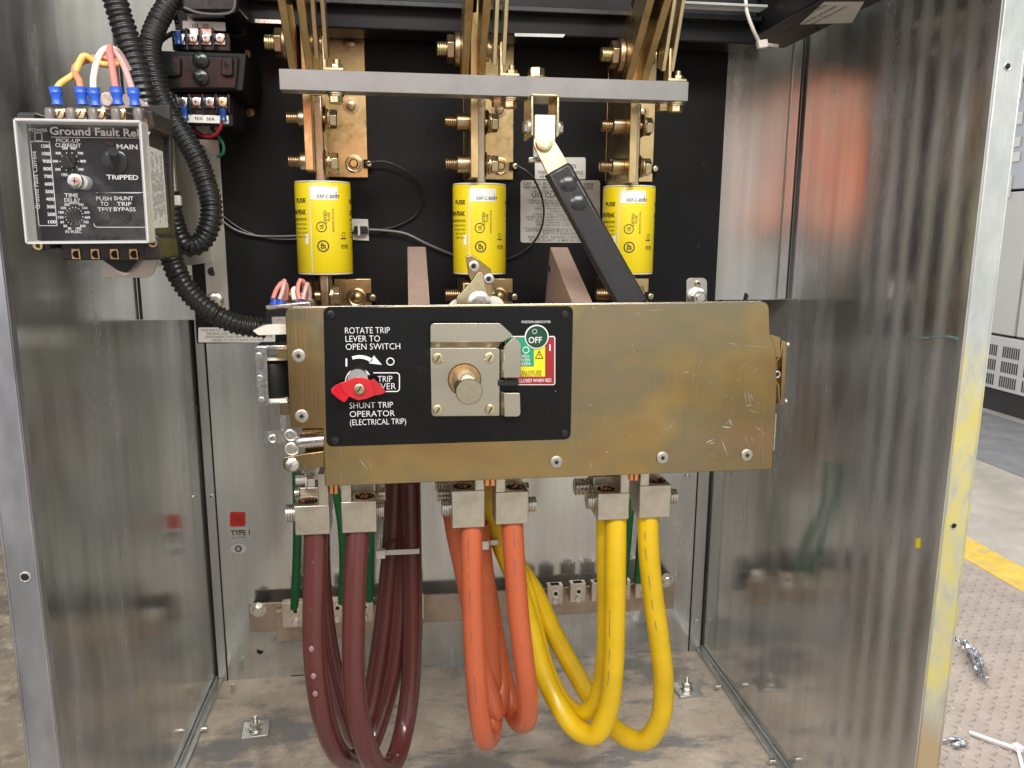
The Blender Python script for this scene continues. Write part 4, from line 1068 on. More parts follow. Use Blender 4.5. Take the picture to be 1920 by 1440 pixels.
for k, (px, py) in enumerate(((821, 672), (918, 671), (821, 769), (919, 768))):
    screw(kp, P(px, py, YK - .0002), FRONT, .0056, .0026, 'zinc_yellow', 'slot')
c = P(871, 712, YK - .0002)
MB().lathe(c, FRONT, [(.0172, 0), (.0172, .0004)], 36).build('shaft_gap', 'dark', kp)
MB().lathe(c + V((0, -.0004, 0)), FRONT, [(.0163, 0), (.0163, .0010), (.0138, .0012)], 36).build('shaft_bush', 'bronze', kp)
sh = MB().lathe(c + V((0, -.0014, 0)), FRONT, [(.0128, 0), (.0128, .060), (.0121, .0612)], 40, cap=True).build('shaft', 'shaft_metal', kp, smooth=50)
# red trip lever
tl = MB()
YR = YQ - .012
hub = P(673, 700, YQ)
MB().lathe(P(672, 707, YQ - .0002), FRONT, [(.0100, 0), (.0100, .0105)], 30).build('lever_bush', 'steel', mech)
def red(m, pts, th=.0022): return m.prism([P(x, y, Y) for x, y, Y in pts], (0, th, 0))
m = MB()
red(m, [(636, 719, YR), (650, 714, YR), (668, 707, YR), (682, 708, YR), (694, 713, YR), (701, 727, YR), (702, 742, YR), (687, 748, YR), (671, 751, YR), (655, 744, YR), (645, 738, YR)])
red(m, [(636, 719, YR), (645, 738, YR), (655, 744, YR), (646, 755, YR - .009), (633, 747, YR - .009), (621, 736, YR - .009), (622, 729, YR - .007), (629, 722, YR - .003)])
red(m, [(694, 713, YR), (701, 710, YR - .002), (713, 722, YR + .003), (725, 736, YR + .006), (714, 740, YR + .005), (702, 742, YR), (701, 727, YR)])
m.build('trip_lever', 'red', mech, .0012, seg=3)
screw(mech, P(674, 729, YR - .0012), FRONT, .0054, .003, 'zinc_yellow', 'slot', 'lever_screw')
# gold pawl and coil spring above the cover
m = MB(); m.pprism([(873, 480), (886, 478), (921, 505), (923, 540), (925, 580), (890, 580), (884, 530), (879, 518)], .845, .004)
o = m.build('pawl', 'gold', mech, .0008)
for px, py in ((888, 499), (916, 523)):
    MB().lathe(P(px, py, .845), FRONT, [(.0055, 0), (.0055, .006), (.0045, .0065), (.0030, .0065), (.0028, .005)], 20).build('roller', 'zinc', o)
    MB().cyl(P(px, py, .845 - .0066), P(px, py, .845 - .0068), .0026, n=10).build('recess', 'dark', o)
o = MB().pprism(quad_round([(857, 580), (856, 558), (885, 528), (896, 510), (906, 511), (908, 530), (921, 582)], [0, 4, 8, 5, 5, 8, 0]), .838, .004).build('pawl', 'zinc_yellow', mech, .0008)
MB().lathe(P(898, 568, .838), FRONT, [(.0125, 0), (.0125, .002), (.009, .003), (.007, .005)], 26).build('pivot', 'zinc', o)
MB().lathe(P(925, 575, .846), FRONT, [(.0115, 0), (.0115, .004)], 28).lathe(P(862, 584, .852), FRONT, [(.014, 0), (.014, .004)], 28).build('cam_disc', 'nylon', mech)
# hinge catch at the right edge
m = MB()
m.prism([P(x, y, .804) for x, y in ((1441, 627), (1464, 632), (1464, 668), (1453, 672), (1441, 640))], (0, .003, 0))
m.prism([P(x, y, .812) for x, y in ((1468, 640), (1476, 641), (1471, 760), (1463, 759))], (0, .02, 0))
m.prism([P(x, y, .806) for x, y in ((1449, 690), (1466, 668), (1470, 640), (1467, 640), (1462, 666), (1447, 684))], (0, .012, 0))
m.prism([P(x, y, .806) for x, y in ((1449, 700), (1462, 722), (1464, 758), (1460, 758), (1458, 724), (1446, 706))], (0, .012, 0))
m.prism([P(x, y, .818) for x, y in ((1443, 660), (1470, 650), (1468, 756), (1446, 740))], (0, .003, 0))
o = m.build('catch', 'gold', mech, .0006)
MB().ring(P(1457, 702, .803), FRONT, .0032, .0010).build('catch_pin', 'steel', o); MB().cyl(P(1457, 702, .804), P(1457, 702, .8035), .003, n=14).build('recess', 'dark', o)
MB().ball(P(1477, 646, .82), .0028).ball(P(1473, 752, .82), .0028).build('rivet', 'zinc', o)
MB().prism([P(x, y, .812) for x, y in ((1452, 776), (1456, 776), (1452, 845), (1448, 845))], (0, .003, 0)).build('edge_strip', 'zinc', mech)
# lower left linkage
m = MB().pprism(quad_round([(531, 858), (570, 851), (608, 846), (608, 876), (545, 886), (530, 878)], [7, 3, 0, 0, 5, 7]), .806, .003)
o = m.build('link_plate', 'gold', mech, .0006)
MB().lathe(P(548, 871, .806), FRONT, [(.0072, 0), (.0066, .002), (.004, .0034), (.001, .004)], 22).build('rivet', 'steel', o)
m = MB(); m.lathe(P(552, 828, .812), V((1, -0.02, .05)), [(.003, 0), (.0062, .003), (.0072, .008), (.0072, .034)], 22)
m.build('plunger', 'steel', mech)
MB().pprism([(566, 806), (606, 806), (606, 814), (566, 814)], .815, .01).pprism([(572, 838), (606, 836), (606, 850), (572, 853)], .818, .006).build('guide', 'gold', mech)
m = MB()
for px, py, r in ((545, 816, .0055), (547, 842, .0062)):
    c = P(px, py, .810); m.ring(c, FRONT, r, .0012).lathe(c, FRONT, [(r * .5, 0), (r * .45, .003)], 16).cyl(c + V((0, .001, 0)), c + V((0, .004, 0)), r)
m.build('pin', 'zinc', mech)
# shunt trip coil at the left of the cover
st = thing('shunt_trip_coil', 'black dusty solenoid coil in a bright steel frame left of the gold cover', 'solenoid', P(515, 760, .83))
m = MB().pprism(quad_round([(477, 650), (500, 650), (504, 760), (482, 760)], 3), .815, .003).pbox(480, 648, 540, 654, .818, .03).pbox(484, 753, 540, 758, .818, .03)
o = m.build('frame', 'steel', st, .0006)
for px, py in ((485, 667), (487, 709), (490, 750)): MB().lathe(P(px, py, .815), FRONT, [(.0032, 0), (.0028, .0016)], 14).build('rivet', 'zinc', o)
MB().lathe(P(518, 752, .838), V((-.03, 0, 1)), [(.0150, 0), (.0165, .002), (.0165, .040), (.0150, .042)], 26).build('coil', 'black_dust', st)
for b in ((497, 672, 536, 676), (499, 748, 538, 752)): MB().pbox(*b, .82, .02).build('bobbin', 'nylon', st)
for b in ((519, 655, 540, 672), (524, 756, 541, 778)): MB().pbox(*b, .812, .01).build('terminal', 'gold', st)
o = MB().pprism([(496, 808), (532, 806), (533, 832), (498, 832)], .83, .003).pprism([(522, 762), (536, 762), (536, 832), (530, 832)], .832, .003).build('foot', 'steel', st)
MB().ring(P(511, 823, .829), FRONT, .0036, .001).build('bolt_hole', 'zinc', o)
# small plug-in relay at the top left corner of the cover
rl = thing('auxiliary_relay', 'small dark clear cased relay with pink and blue tipped wires at the cover corner', 'relay', P(520, 625, .83))
MB().pprism(quad_round([(497, 582), (532, 576), (540, 615), (498, 616)], [6, 3, 0, 3]), .822, .05).build('case', 'black_gloss', rl, .002)
MB().pbox(510, 594, 545, 615, .8205, .001).build('window', 'zinc', rl)
MB().pprism([(497, 573), (580, 566), (584, 577), (500, 581)], .83, .04).build('cap', 'zinc', rl, .0008)
MB().pprism(quad_round([(473, 620), (500, 609), (540, 610), (540, 627), (484, 629)], 3), .816, .035).build('base', 'nylon', rl, .0008)
for k in range(5): MB().ring(P(560 + 5 * k, 575, .832), FRONT, .0055, .0005, k=6, a0=0.2, a1=2.6).build('spring', 'steel', rl)
WR = (((512, 560), (520, 540), (532, 528), (538, 540), (536, 562), 'w_red'), ((524, 562), (530, 545), (533, 527), (532, 545), (530, 560), 'w_pink'), ((552, 562), (549, 545), (553, 540), (556, 552), (558, 564), 'w_white'),
      ((562, 562), (558, 545), (563, 525), (572, 532), (575, 552), 'w_red'), ((568, 562), (572, 545), (576, 533), (580, 545), (580, 570), 'w_pink'))
for k, w in enumerate(WR):
    pts = [P(x, y, .842 + .004 * j) for j, (x, y) in enumerate(w[:5])]
    t = thing('control_wire', ('coral wire looping over the small relay, nearest its left end', 'dusty pink wire tucked inside the left coral loop', 'short white wire standing in the blue crimp', 'coral wire arching up from the blue crimp', 'dusty pink wire at the right of the blue crimp')[k], 'wire', pts[0], 'wires on the small relay')
    MB().tube(pts, .0024, 10).build('insulation', w[5], t)
    if k in (0, 1, 3):
        a = pts[0]; MB().lathe(a + V((0, 0, -.008)), V((.2, 0, 1)), [(.0042, 0), (.0036, .005), (.0048, .008)], 16).build('crimp', 'blue', t)
# ------------------------------------------------------------------ ground fault relay on the left wall
YG = 0.672
gr = thing('ground_fault_relay', 'dark ground fault relay under a clear screwed cover with five wires on top', 'relay', P(160, 470, .72))
YI = YG + .019                                          # the inner face under the cover
def G(px, py): return P(px, py, YI)
MB().pbox(62, 228, 277, 458, YI + .0008, .058).build('housing', 'relay_body', gr, .003)
for ear in ([(258, 206), (284, 206), (290, 240), (272, 250), (262, 246)], [(274, 430), (288, 436), (299, 446), (304, 486), (272, 486)]): MB().prism([P(x, y, .699) for x, y in quad_round(ear, 5)], (0, .050, 0)).build('mounting_ear', 'relay_body', gr, .003)
m = MB(); m.prism([P(x, y, .750) for x, y in quad_round([(60, 215), (318, 195), (326, 480), (110, 470)], 5)], (0, .008, 0)); m.build('rear_plate', 'relay_body', gr, .002)
fc = MB().prism([G(x, y) for x, y in ((55, 238), (272, 241), (280, 447), (78, 450))], (0, .0006, 0)).build('face_panel', 'relay_face', gr)
def gt(m, t, px, py, h, w=None, al='L', b=0.0, ang=0.0): return m.ptext(t, px, py, YI, h, w, al, b, ang - .004 if not ang else ang)
m = MB()
gt(m, 'Ground Fault Relay', 94, 252, 13, 162, 'L', .02)
m.raw([P(x, y, YI - .0004) for x, y in ((96, 256.5), (262, 258.5), (262, 259.5), (96, 257.5))], [(0, 1, 2, 3)])
for t, x, y, h, w in (('POWER', 72, 247, 5.5, 30), ('PICK-UP', 128, 267, 6.5, 38), ('CURRENT', 128, 276, 6.5, 41), ('TIME', 134, 370, 7, 22), ('DELAY', 136, 379, 7, 26),
                      ('PUSH', 195, 376, 7, 25), ('TO', 196, 386, 7, 13), ('TEST', 197, 396.5, 7, 24), ('SHUNT', 232, 375.5, 7, 32), ('TRIP', 233, 386, 7, 24), ('BYPASS', 234, 396, 7, 36),
                      ('Amperes', 131, 331, 4, 22), ('IN M.SEC', 138, 437, 5, 26)): gt(m, t, x, y, h, w, 'C', .01)
gt(m, 'MAIN', 219, 279, 8, 34, 'L', .02); gt(m, 'TRIPPED', 200, 336, 8, 52, 'L', .02)
for k, n in enumerate((1200, 1000, 900, 800, 700, 600, 500, 400, 300, 200, 100)):
    y = 277 + k * 14.2; x = 93 + k * 1.25
    gt(m, str(n), x, y, 5.5, 13, 'R', .03)
gt(m, 'Ground Fault Current', 75, 392, 7.5, 96, 'L', 0, math.pi / 2 - .03)
def gl(m, pts, w=1.0):
    for (x0, y0), (x1, y1) in zip(pts, pts[1:]):
        a, b = P(x0, y0, YI - .0004), P(x1, y1, YI - .0004); n = (b - a).normalized(); n = V((n.z, 0, -n.x)) * w * .5 * S(YI)
        m.raw([a - n, b - n, b + n, a + n], [(0, 1, 2, 3)])
gl(m, [(57, 265), (93, 266), (107, 423), (73, 423), (57, 265)], 1.1)
gl(m, [(65, 249), (78, 249), (79, 264), (66, 264), (65, 249)], 1.1)
gl(m, rounded(176, 361, 278, 426, 7)[5:] , 1.1); gl(m, [(183, 361), (262, 362)], 1.1)
for cx, cy, R1, nums in ((130, 303, 26, (100, 200, 300, 400, 500, 600, 700, 800, 1000, 1200)), (139, 405, 25, (30, 50, 60, 120, 180, 240, 300, 360, 420, 480, 540, 600, 660, 720, 840, 1000))):
    for k, n in enumerate(nums):
        a = math.radians(250 - 320 * k / (len(nums) - 1))
        gt(m, str(n), cx + R1 * math.cos(a), cy - R1 * math.sin(a) + 2, 4.2, 9 if n > 99 else 6, 'C', .03)
        c = P(cx + (R1 - 9) * math.cos(a), cy - (R1 - 9) * math.sin(a), YI - .0004)
        m.raw([c + V((.0005 * math.cos(q), 0, .0005 * math.sin(q))) for q in (0, 1.05, 2.1, 3.14, 4.19, 5.24)], [tuple(range(6))])
m.build('lettering', 'print_grey', fc)
for px, py in ((131, 303), (140, 405)):
    k = MB().lathe(P(px, py, YI), FRONT, [(.0058, 0), (.0052, .004)], 20).build('dial', 'black_gloss', gr)
    MB().obox(P(px, py, YI - .005), (.0008, 0, .0004), (0, .0012, 0), (-.002, 0, .0042)).build('pointer', 'black_bare', k)
MB().lathe(P(216, 303, YI), FRONT, [(.0098, 0), (.0098, .002), (.008, .003)], 28).build('switch_bush', 'black_gloss', gr)
m = MB(); m.cyl(P(216, 303, YI - .003), P(212, 284, YI - .013), .0032, .0042).pbox(196, 266, 214, 272, YI - .001, .001); m.build('toggle', 'black_gloss', gr)
for px, py in ((199, 405), (236, 405)): MB().lathe(P(px, py, YI), FRONT, [(.0045, 0), (.0045, .002), (.0038, .003)], 20).build('push_button', 'black_gloss', gr)
# clear cover: front sheet and four walls
m = MB().prism([P(x, y, YG) for x, y in quad_round([(27, 224), (262, 228), (277, 453), (50, 455)], 4)], (0, .0018, 0))
m.build('clear_cover', 'clear', gr)
m = MB()
cs = [(27, 224), (262, 228), (277, 453), (50, 455)]
for (x0, y0), (x1, y1) in zip(cs, cs[1:] + cs[:1]):
    a, b = P(x0, y0, YG + .0019), P(x1, y1, YG + .0019); t = (b - a).normalized(); n = V((-t.z, 0, t.x)) * .0011
    m.prism([a - n, b - n, b + n, a + n], (0, .0165, 0))
    a, b = P(x0, y0, YG - .0003), P(x1, y1, YG - .0003); w = 1.6 * S(YG); n = V((-t.z, 0, t.x)) * w
    m.prism([a - n * .2, b - n * .2, b + n * 1.2, a + n * 1.2], (0, .0003, 0))
m.build('cover_rim', 'clear_edge', gr)
MB().cyl(P(160, 343, YI), P(150, 341, YG + .002), .0055, n=20).build('cover_post', 'print_grey', gr)
screw(gr, P(143, 340, YG - .0002), FRONT, .0058, .0035, 'steel', 'cross', 'cover_screw')
# terminals along the top and bottom
for k, px in enumerate((91, 131, 173, 216, 258)):
    MB().pbox(px - 10, 200, px + 8, 232, .690, .045).build('barrier', 'term_grey', gr, .0025)
for px in (113, 152, 188, 226, 260):
    s_ = MB().pbox(px - 10, 203, px + 10, 226, .697, .003).build('terminal', 'brass_pale', gr, .0006)
    screw(s_, P(px, 214, .697), FRONT, .0040, .003, 'zinc_yellow', 'slot')
MB().pprism(rounded(30, 210, 66, 230, 6), .70, .03).build('mounting_ear', 'relay_body', gr, .002)
MB().pprism(rounded(57, 448, 93, 470, 6), .70, .03).build('mounting_ear', 'relay_body', gr, .002)
MB().pbox(113, 452, 286, 488, .706, .045).build('terminal_block', 'relay_body', gr, .002)
for px in (142, 178, 214, 250):
    o = MB().pbox(px - 8, 466, px + 8, 486, .7045, .0012).build('terminal', 'brass', gr, .0004)
    MB().cyl(P(px + 2, 477, .7043), P(px + 2, 477, .7040), .0032, n=16).build('screw_hole', 'dark', o)
for px, py in ((268, 229), (72, 460), (287, 455)):
    o = MB().lathe(P(px, py, .699), FRONT, [(.0040, 0), (.0038, .0014)], 20).build('insert', 'brass', gr); MB().cyl(P(px, py, .6974), P(px, py, .6972), .0022, n=12).build('recess', 'dark', o)
# white certificate label on the slanted side
xs_ = P(277, 343, YI + .0008).x
a, b, c, d_ = [V((xs_ - .0010, p.y, p.z)) for p in (P(271, 272, .695), P(302, 284, .737), P(318, 426, .737), P(285, 428, .695))]
lo = MB().raw([p + V((.0016, 0, 0)) for p in (a, b, c, d_)], [(0, 1, 2, 3)])
lo = lo.build('certificate_label', 'paper', gr)
m = MB(); nn = (b - a).cross(d_ - a).normalized(); nn = nn if nn.x > 0 else -nn
for k in range(9):
    u = .12 + .09 * k
    p0 = a.lerp(b, u).lerp(d_.lerp(c, u), .06 if k % 3 else .3) + V((.0016, 0, 0)) + nn * .0005; p1 = a.lerp(b, u).lerp(d_.lerp(c, u), .94 - .05 * (k % 4)) + V((.0016, 0, 0)) + nn * .0005
    w = (b - a).normalized() * .0006
    nseg = 26
    for j in range(nseg):
        if (j * 7 + k * 3) % 5 == 0: continue
        q0, q1 = p0.lerp(p1, j / nseg), p0.lerp(p1, (j + .7) / nseg)
        m.raw([q0 - w, q1 - w, q1 + w, q0 + w], [(0, 1, 2, 3)])
m.build('lettering', 'ink_soft', lo)
m = MB().pprism(quad_round([(196, 178), (250, 176), (300, 215), (185, 215)], 4), .757, .003).pprism(quad_round([(190, 480), (292, 480), (290, 508), (278, 521), (192, 520)], 6), .757, .003)
m.box(P(205, 300, .762).x, P(285, 300, .762).x, .7605, .764, P(250, 500, .76).z, P(250, 190, .76).z)
o = m.build('mounting_bracket', 'tag_grey', gr, .0008)
for px, py in ((203, 190), (234, 500)):
    MB().lathe(P(px, py, .7565), FRONT, [(.0075, 0), (.0075, .0015)], 22).hexa(P(px, py, .755), FRONT, .0056, .004).build('bolt', 'zinc', o)
MB().pprism(quad_round([(190, 486), (260, 486), (247, 502), (236, 512), (222, 508)], 3), .749, .006).build('foot', 'black_bare', gr)
# bracket between relay and board
t = thing('mounting_bracket', 'pale grey folded bracket standing behind the right side of the relay', 'bracket', P(335, 590, .95))
MB().box(P(300, 400, .93).x, P(333, 400, .93).x, .93, .934, P(330, 500, .93).z, P(330, 246, .93).z).box(P(330, 400, .93).x, P(333, 400, .93).x, .9345, 1.072, P(330, 500, .93).z, P(330, 246, .93).z).build('plate', 'tag_grey', t, .001)
# five wires on the relay
W5 = (('w_yellow', 'yellow wire twisted round the orange one over the relay', [(104, 172), (112, 158), (138, 140), (147, 122), (155, 106), (163, 106), (178, 116), (205, 122), (225, 118)], (.003, -.005, .012)),
      ('w_orange', 'orange wire twisted round the yellow one over the relay', [(151, 172), (149, 152), (139, 134), (146, 120), (166, 112), (185, 107), (205, 112), (222, 118)], (-.004, .006, .01)),
      ('w_white', 'cream wire arching highest over the relay', [(176, 174), (175, 150), (181, 118), (190, 98), (203, 90), (220, 96), (236, 120)], (0, 0, .02)),
      ('w_red', 'coral wire dropping to the fourth relay terminal', [(218, 172), (213, 142), (208, 110), (205, 94), (207, 88), (224, 104), (240, 130)], (0, .004, .02)),
      ('w_pink', 'dusty pink wire dropping to the relay terminal nearest the conduit', [(250, 174), (242, 150), (232, 124), (222, 106), (214, 96), (222, 98), (242, 132)], (.004, .006, .02)))
for mt, lab, px, bow in W5:
    n = len(px); pts = []
    for j, (x, y) in enumerate(px):
        t_ = j / (n - 1); pts.append(P(x, y, .700 + bow[2] * t_ * 2.4 + (bow[0] * math.sin(6 * t_) + bow[1] * math.sin(3 * t_)) * .8))
    t = thing('relay_wire', lab, 'wire', pts[0], 'wires on the ground fault relay')
    MB().tube(pts, .0026, 12).build('insulation', mt, t)
    dn = V((.06, 0, -1)).normalized(); p0 = pts[0] + V((0, 0, .0035))
    MB().lathe(p0, dn, [(.0048, 0), (.0044, .003), (.0050, .0045), (.0036, .008), (.0038, .011), (.0046, .0135)], 18).build('crimp', 'blue', t)

# ------------------------------------------------------------------ control transformer
tf = thing('control_transformer', 'black control transformer with terminal rows above and below its core', 'transformer', P(385, 235, .99))
MB().prism([P(x, y, .952) for x, y in quad_round([(297, 95), (462, 100), (455, 170), (300, 172)], 3)], (0, .10, 0)).build('core', 'black_dust', tf, .002)
MB().prism([P(x, y, .947) for x, y in quad_round([(312, 101), (447, 106), (442, 166), (312, 166)], 4)], (0, .0045, 0)).build('strap', 'black_gloss', tf, .002)
for px, w in ((326, 24), (425, 22)): 
    o = MB().pprism(rounded(px - w / 2, 106, px + w / 2, 142, 5), .942, .0045).build('lug_pad', 'black_gloss', tf, .0012); MB().cyl(P(px, 123, .9418), P(px, 123, .9415), .003, n=14).build('hole', 'dark', o)
for px, py in ((377, 113), (377, 145)):
    o = MB().lathe(P(px, py, .9468), FRONT, [(.0085, 0), (.0085, .003), (.0065, .0045)], 24).build('rivet', 'black_gloss', tf); MB().lathe(P(px, py, .9423), FRONT, [(.0036, 0), (.0036, .0002)], 6).build('recess', 'dark', o)
MB().pbox(322, 58, 432, 96, .960, .085).build('upper_block', 'black_gloss', tf, .002)
MB().pbox(327, 174, 436, 236, .960, .085).build('lower_block', 'black_gloss', tf, .002)
for px in (337, 362, 386, 412):
    o = MB().pbox(px - 10, 62, px + 10, 84, .9575, .002).build('terminal', 'steel', tf, .0006); screw(o, P(px, 72, .9573), FRONT, .0054, .003, 'steel', 'cross')
for px, w in ((350, 3), (374, 3), (399, 3)): MB().pbox(px - 2, 52, px + 2, 94, .950, .01).build('barrier', 'black_gloss', tf, .0006)
for px in (343, 368, 393, 417):
    o = MB().pbox(px - 10, 182, px + 9, 202, .9575, .002).build('terminal', 'steel' if px < 400 else 'brass_pale', tf, .0006); screw(o, P(px, 192, .9573), FRONT, .0056, .003, 'steel' if px < 400 else 'brass_pale', 'cross')
for px in (330, 355, 380, 405, 429): MB().pbox(px - 2, 176, px + 2, 212, .950, .01).build('barrier', 'black_gloss', tf, .0006)
o = MB().pbox(342, 40, 422, 56, .957, .003).build('marker_strip', 'paper', tf, .0004)
m = MB().ptext('H3', 361, 52, .957, 7, 9, 'L', .01); m.ptext('H2', 381, 52.5, .957, 7, 9, 'L', .01); m.build('lettering', 'ink', o)
MB().pbox(356, 54, 396, 66, .9555, .001).build('link', 'steel', tf)
o = MB().pprism([(334, 214), (428, 217), (428, 232), (337, 229)], .954, .005).build('marker_strip', 'paper', tf, .0004)
m = MB().ptext('N/A', 366, 225, .954, 6, 13, 'L', .01); m.ptext('N/A', 388, 226, .954, 6, 13, 'L', .01); m.build('lettering', 'ink', o)
MB().pprism([(455, 104), (474, 128), (472, 178), (452, 172)], 1.02, .05).build('side_case', 'black_bare', tf, .001)
MB().pprism([(458, 133), (473, 140), (472, 172), (458, 166)], 1.0192, .0006).build('plate_label', 'print_grey', tf)
for px, py in ((464, 103), (470, 212)): MB().lathe(P(px, py, YD), FRONT, [(.006, 0), (.005, .005)], 16).build('standoff', 'brass', tf)
def lead(lab, mt, pts, crimp=None, r=.0019):
    q = [P(*p) for p in pts]
    t = thing('transformer_lead', lab, 'wire', q[0], 'leads on the transformer')
    MB().tube(q, r, 10).build('insulation', mt, t)
    if crimp: 
        a = P(*crimp); MB().lathe(a, V((.05, 0, -1)), [(.0042, 0), (.0042, .004), (.0034, .006), (.0034, .011), (.0042, .013)], 16).build('crimp', 'blue_dark', t)
lead('short dark green lead under the left lower transformer screw', 'w_green', [(346, 216, .955), (350, 235, .955), (354, 252, .958), (345, 262, .965), (338, 240, .97)], (345, 200, .953))
lead('red lead looping under the right lower transformer screw', 'w_dkred', [(417, 222, .955), (413, 240, .955), (402, 254, .96), (385, 256, .97), (368, 246, .98), (358, 238, .985)], (417, 204, .953))
lead('dark green lead dropping in a hook below the transformer', 'w_green', [(388, 234, .985), (405, 250, .98), (419, 272, .98), (418, 288, .98), (408, 294, .985)])
lead('dark green lead running down beside the transformer core', 'w_green', [(314, 172, .955), (318, 190, .957), (325, 210, .96), (338, 240, .965)])
lead('black lead arching round the upper left of the transformer', 'w_black', [(332, 44, .955), (322, 14, .958), (304, 8, .962), (293, 40, .965), (286, 80, .968)], (333, 60, .953), .0026)
lead('black lead bending into the upper left transformer screw', 'w_black', [(324, 62, .955), (305, 74, .958), (292, 92, .96), (288, 112, .965)], None, .0026)

# ------------------------------------------------------------------ corrugated conduits
def conduit(lab, pts, r, rib=.0052):
    q = [P(*p) for p in pts]
    t = thing('corrugated_conduit', lab, 'conduit', q[-1], 'black corrugated conduits')
    MB().tube(q, r, 22, .0013, rib).build('sleeve', 'conduit', t, smooth=70)
conduit('thick black corrugated conduit falling from the top edge behind the relay', [(206, -40, .80), (222, 20, .80), (238, 70, .80), (254, 120, .80), (266, 165, .80), (276, 210, .805), (288, 290, .82), (296, 360, .835)], .0110)
conduit('black corrugated conduit bending in a loop below the transformer', [(333, -10, .95), (312, 14, .94), (292, 50, .93), (281, 90, .92), (288, 140, .915), (305, 192, .91), (335, 242, .905), (366, 292, .90), (385, 340, .895), (396, 385, .89), (392, 425, .885), (372, 457, .88), (347, 460, .875), (330, 430, .87), (320, 395, .865), (316, 360, .865)], .0115)
conduit('long black corrugated conduit running from the relay to the gold cover corner', [(300, 330, .835), (306, 400, .835), (314, 455, .84), (332, 512, .845), (362, 556, .85), (402, 588, .855), (445, 608, .86), (500, 616, .865)], .0112)
t = thing('cable_tie', 'short white cable tie sticking out right of the relay label', 'cable tie', P(325, 377, .84))
MB().obox(P(330, 376, .83), (.0045, 0, 0), (0, .004, 0), (0, 0, .0048)).build('head', 'nylon', t, .001)
MB().obox(P(316, 376, .826), (.008, .002, 0), (0, .0008, 0), (0, 0, .0024)).build('strap', 'nylon', t)

# thin sense wires on the board
def sense(lab, mt, pts, r=.0014):
    q = [P(*p) for p in pts]
    o = MB().tube(q, r, 8).build('sense_wire', mt); tag(o, lab, 'wire', 'thin wires on the black board')
sense('thin black wire curling from the left brass terminal to the white clip', 'w_black', [(684, 306, 1.062), (720, 303, 1.062), (760, 320, 1.064), (785, 345, 1.066), (792, 375, 1.068), (780, 402, 1.07), (750, 421, 1.07), (710, 432, 1.066)])
sense('thin black wire curling from the middle brass terminal across the rating label', 'w_black', [(968, 310, 1.060), (988, 322, 1.058), (1006, 345, 1.058), (1019, 385, 1.058), (1016, 425, 1.06), (1000, 455, 1.064), (975, 475, 1.067), (945, 488, 1.07)])
sense('grey wire running from the bracket behind the left fuse, upper of two', 'w_grey', [(414, 412, 1.068), (440, 430, 1.068), (475, 441, 1.068), (520, 443, 1.066), (575, 441, 1.065), (640, 437, 1.065), (676, 432, 1.065)])
sense('dark wire running from the bracket behind the left fuse, lower of two', 'w_black', [(418, 405, 1.07), (450, 428, 1.07), (490, 444, 1.07), (530, 449, 1.068), (600, 444, 1.067), (676, 434, 1.067)])
sense('thin dark wire sagging from the white clip to the middle fuse', 'w_grey', [(676, 430, 1.064), (720, 432, 1.064), (760, 438, 1.064), (800, 457, 1.066), (840, 474, 1.068), (875, 486, 1.07)], .0017)
t = thing('wire_clip', 'square white adhesive clip holding thin wires beside the left fuse', 'clip', P(676, 452, YD))
MB().pprism([(658, 410), (690, 411), (692, 452), (661, 450)], YD - .004, .0035).build('pad', 'nylon', t, .001)
MB().pbox(664, 424, 689, 438, YD - .014, .009).build('saddle', 'black_bare', t, .001)
MB().pbox(671, 421, 675, 441, YD - .0155, .001).build('tie', 'nylon', t)

# ------------------------------------------------------------------ cable lugs under the cover
def lug(lab, x0, x1, y0, y1, ztop, Y, tang, screws, copper=True, rear=True):
    """block lug: front face in the photo x0..x1, y0..y1; tang = side of the upright tongue; screws on the outer side"""
    t = thing('cable_lug', lab, 'lug', P((x0 + x1) / 2, y1, Y), 'tinned cable lugs under the cover')
    X0, X1 = P(x0, (y0 + y1) / 2, Y).x, P(x1, (y0 + y1) / 2, Y).x
    z1, z0 = P((x0 + x1) / 2, y0, Y).z, P((x0 + x1) / 2, y1, Y).z
    tw = (X1 - X0) * .30; D = .034
    MB().box(X0, X1, Y, Y + D, z0, z1).build('block', 'lug', t, .0012)
    if rear: MB().box(X0 + .002, X1 - .002, Y + D + .001, Y + D * 1.9, z0 + .008, z1 + .010).build('block', 'lug', t, .0012)
    a, b = (X1 - tw, X1 - .0002) if tang > 0 else (X0 + .0002, X0 + tw)
    MB().box(a, b, Y + .001, Y + D * 1.9, z1 - .004, P((x0 + x1) / 2, ztop, Y).z).build('tongue', 'lug', t, .001)
    c = V(((X0 + a) / 2 if tang > 0 else (b + X1) / 2, Y + D * .5, z1 + .0002)); R = (X1 - X0 - tw) * .40
    h = MB().lathe(c, (0, 0, 1), [(R, 0), (R, .0003)], 26).build('bore', 'dark', t)
    m = MB()
    for k in range(16):
        q, rr = random.uniform(0, 6.28), R * .75 * random.random() ** .5
        m.cyl(c + V((rr * math.cos(q), rr * math.sin(q), .0003)), c + V((rr * math.cos(q), rr * math.sin(q), .0012 + .0015 * random.random())), .0011, n=7)
    m.build('strands', 'copper', h)
    s = -1 if tang > 0 else 1
    for px, py, dy, r in screws:
        p = V((X0 if s < 0 else X1, Y + D * .5 + dy, P(px, py, Y + D * .5 + dy).z)); L = abs(P(px, py, Y + D * .5).x - p.x) + .003
        m = MB(); prof = [(r * .9, -.001)]
        n = 4
        for k in range(n): prof += [(r, L * (k + .2) / n), (r, L * (k + .6) / n), (r * .88, L * (k + .8) / n)]
        m.lathe(p, (s, 0, 0), prof, 22).build('set_screw', 'zinc', t)
    return t
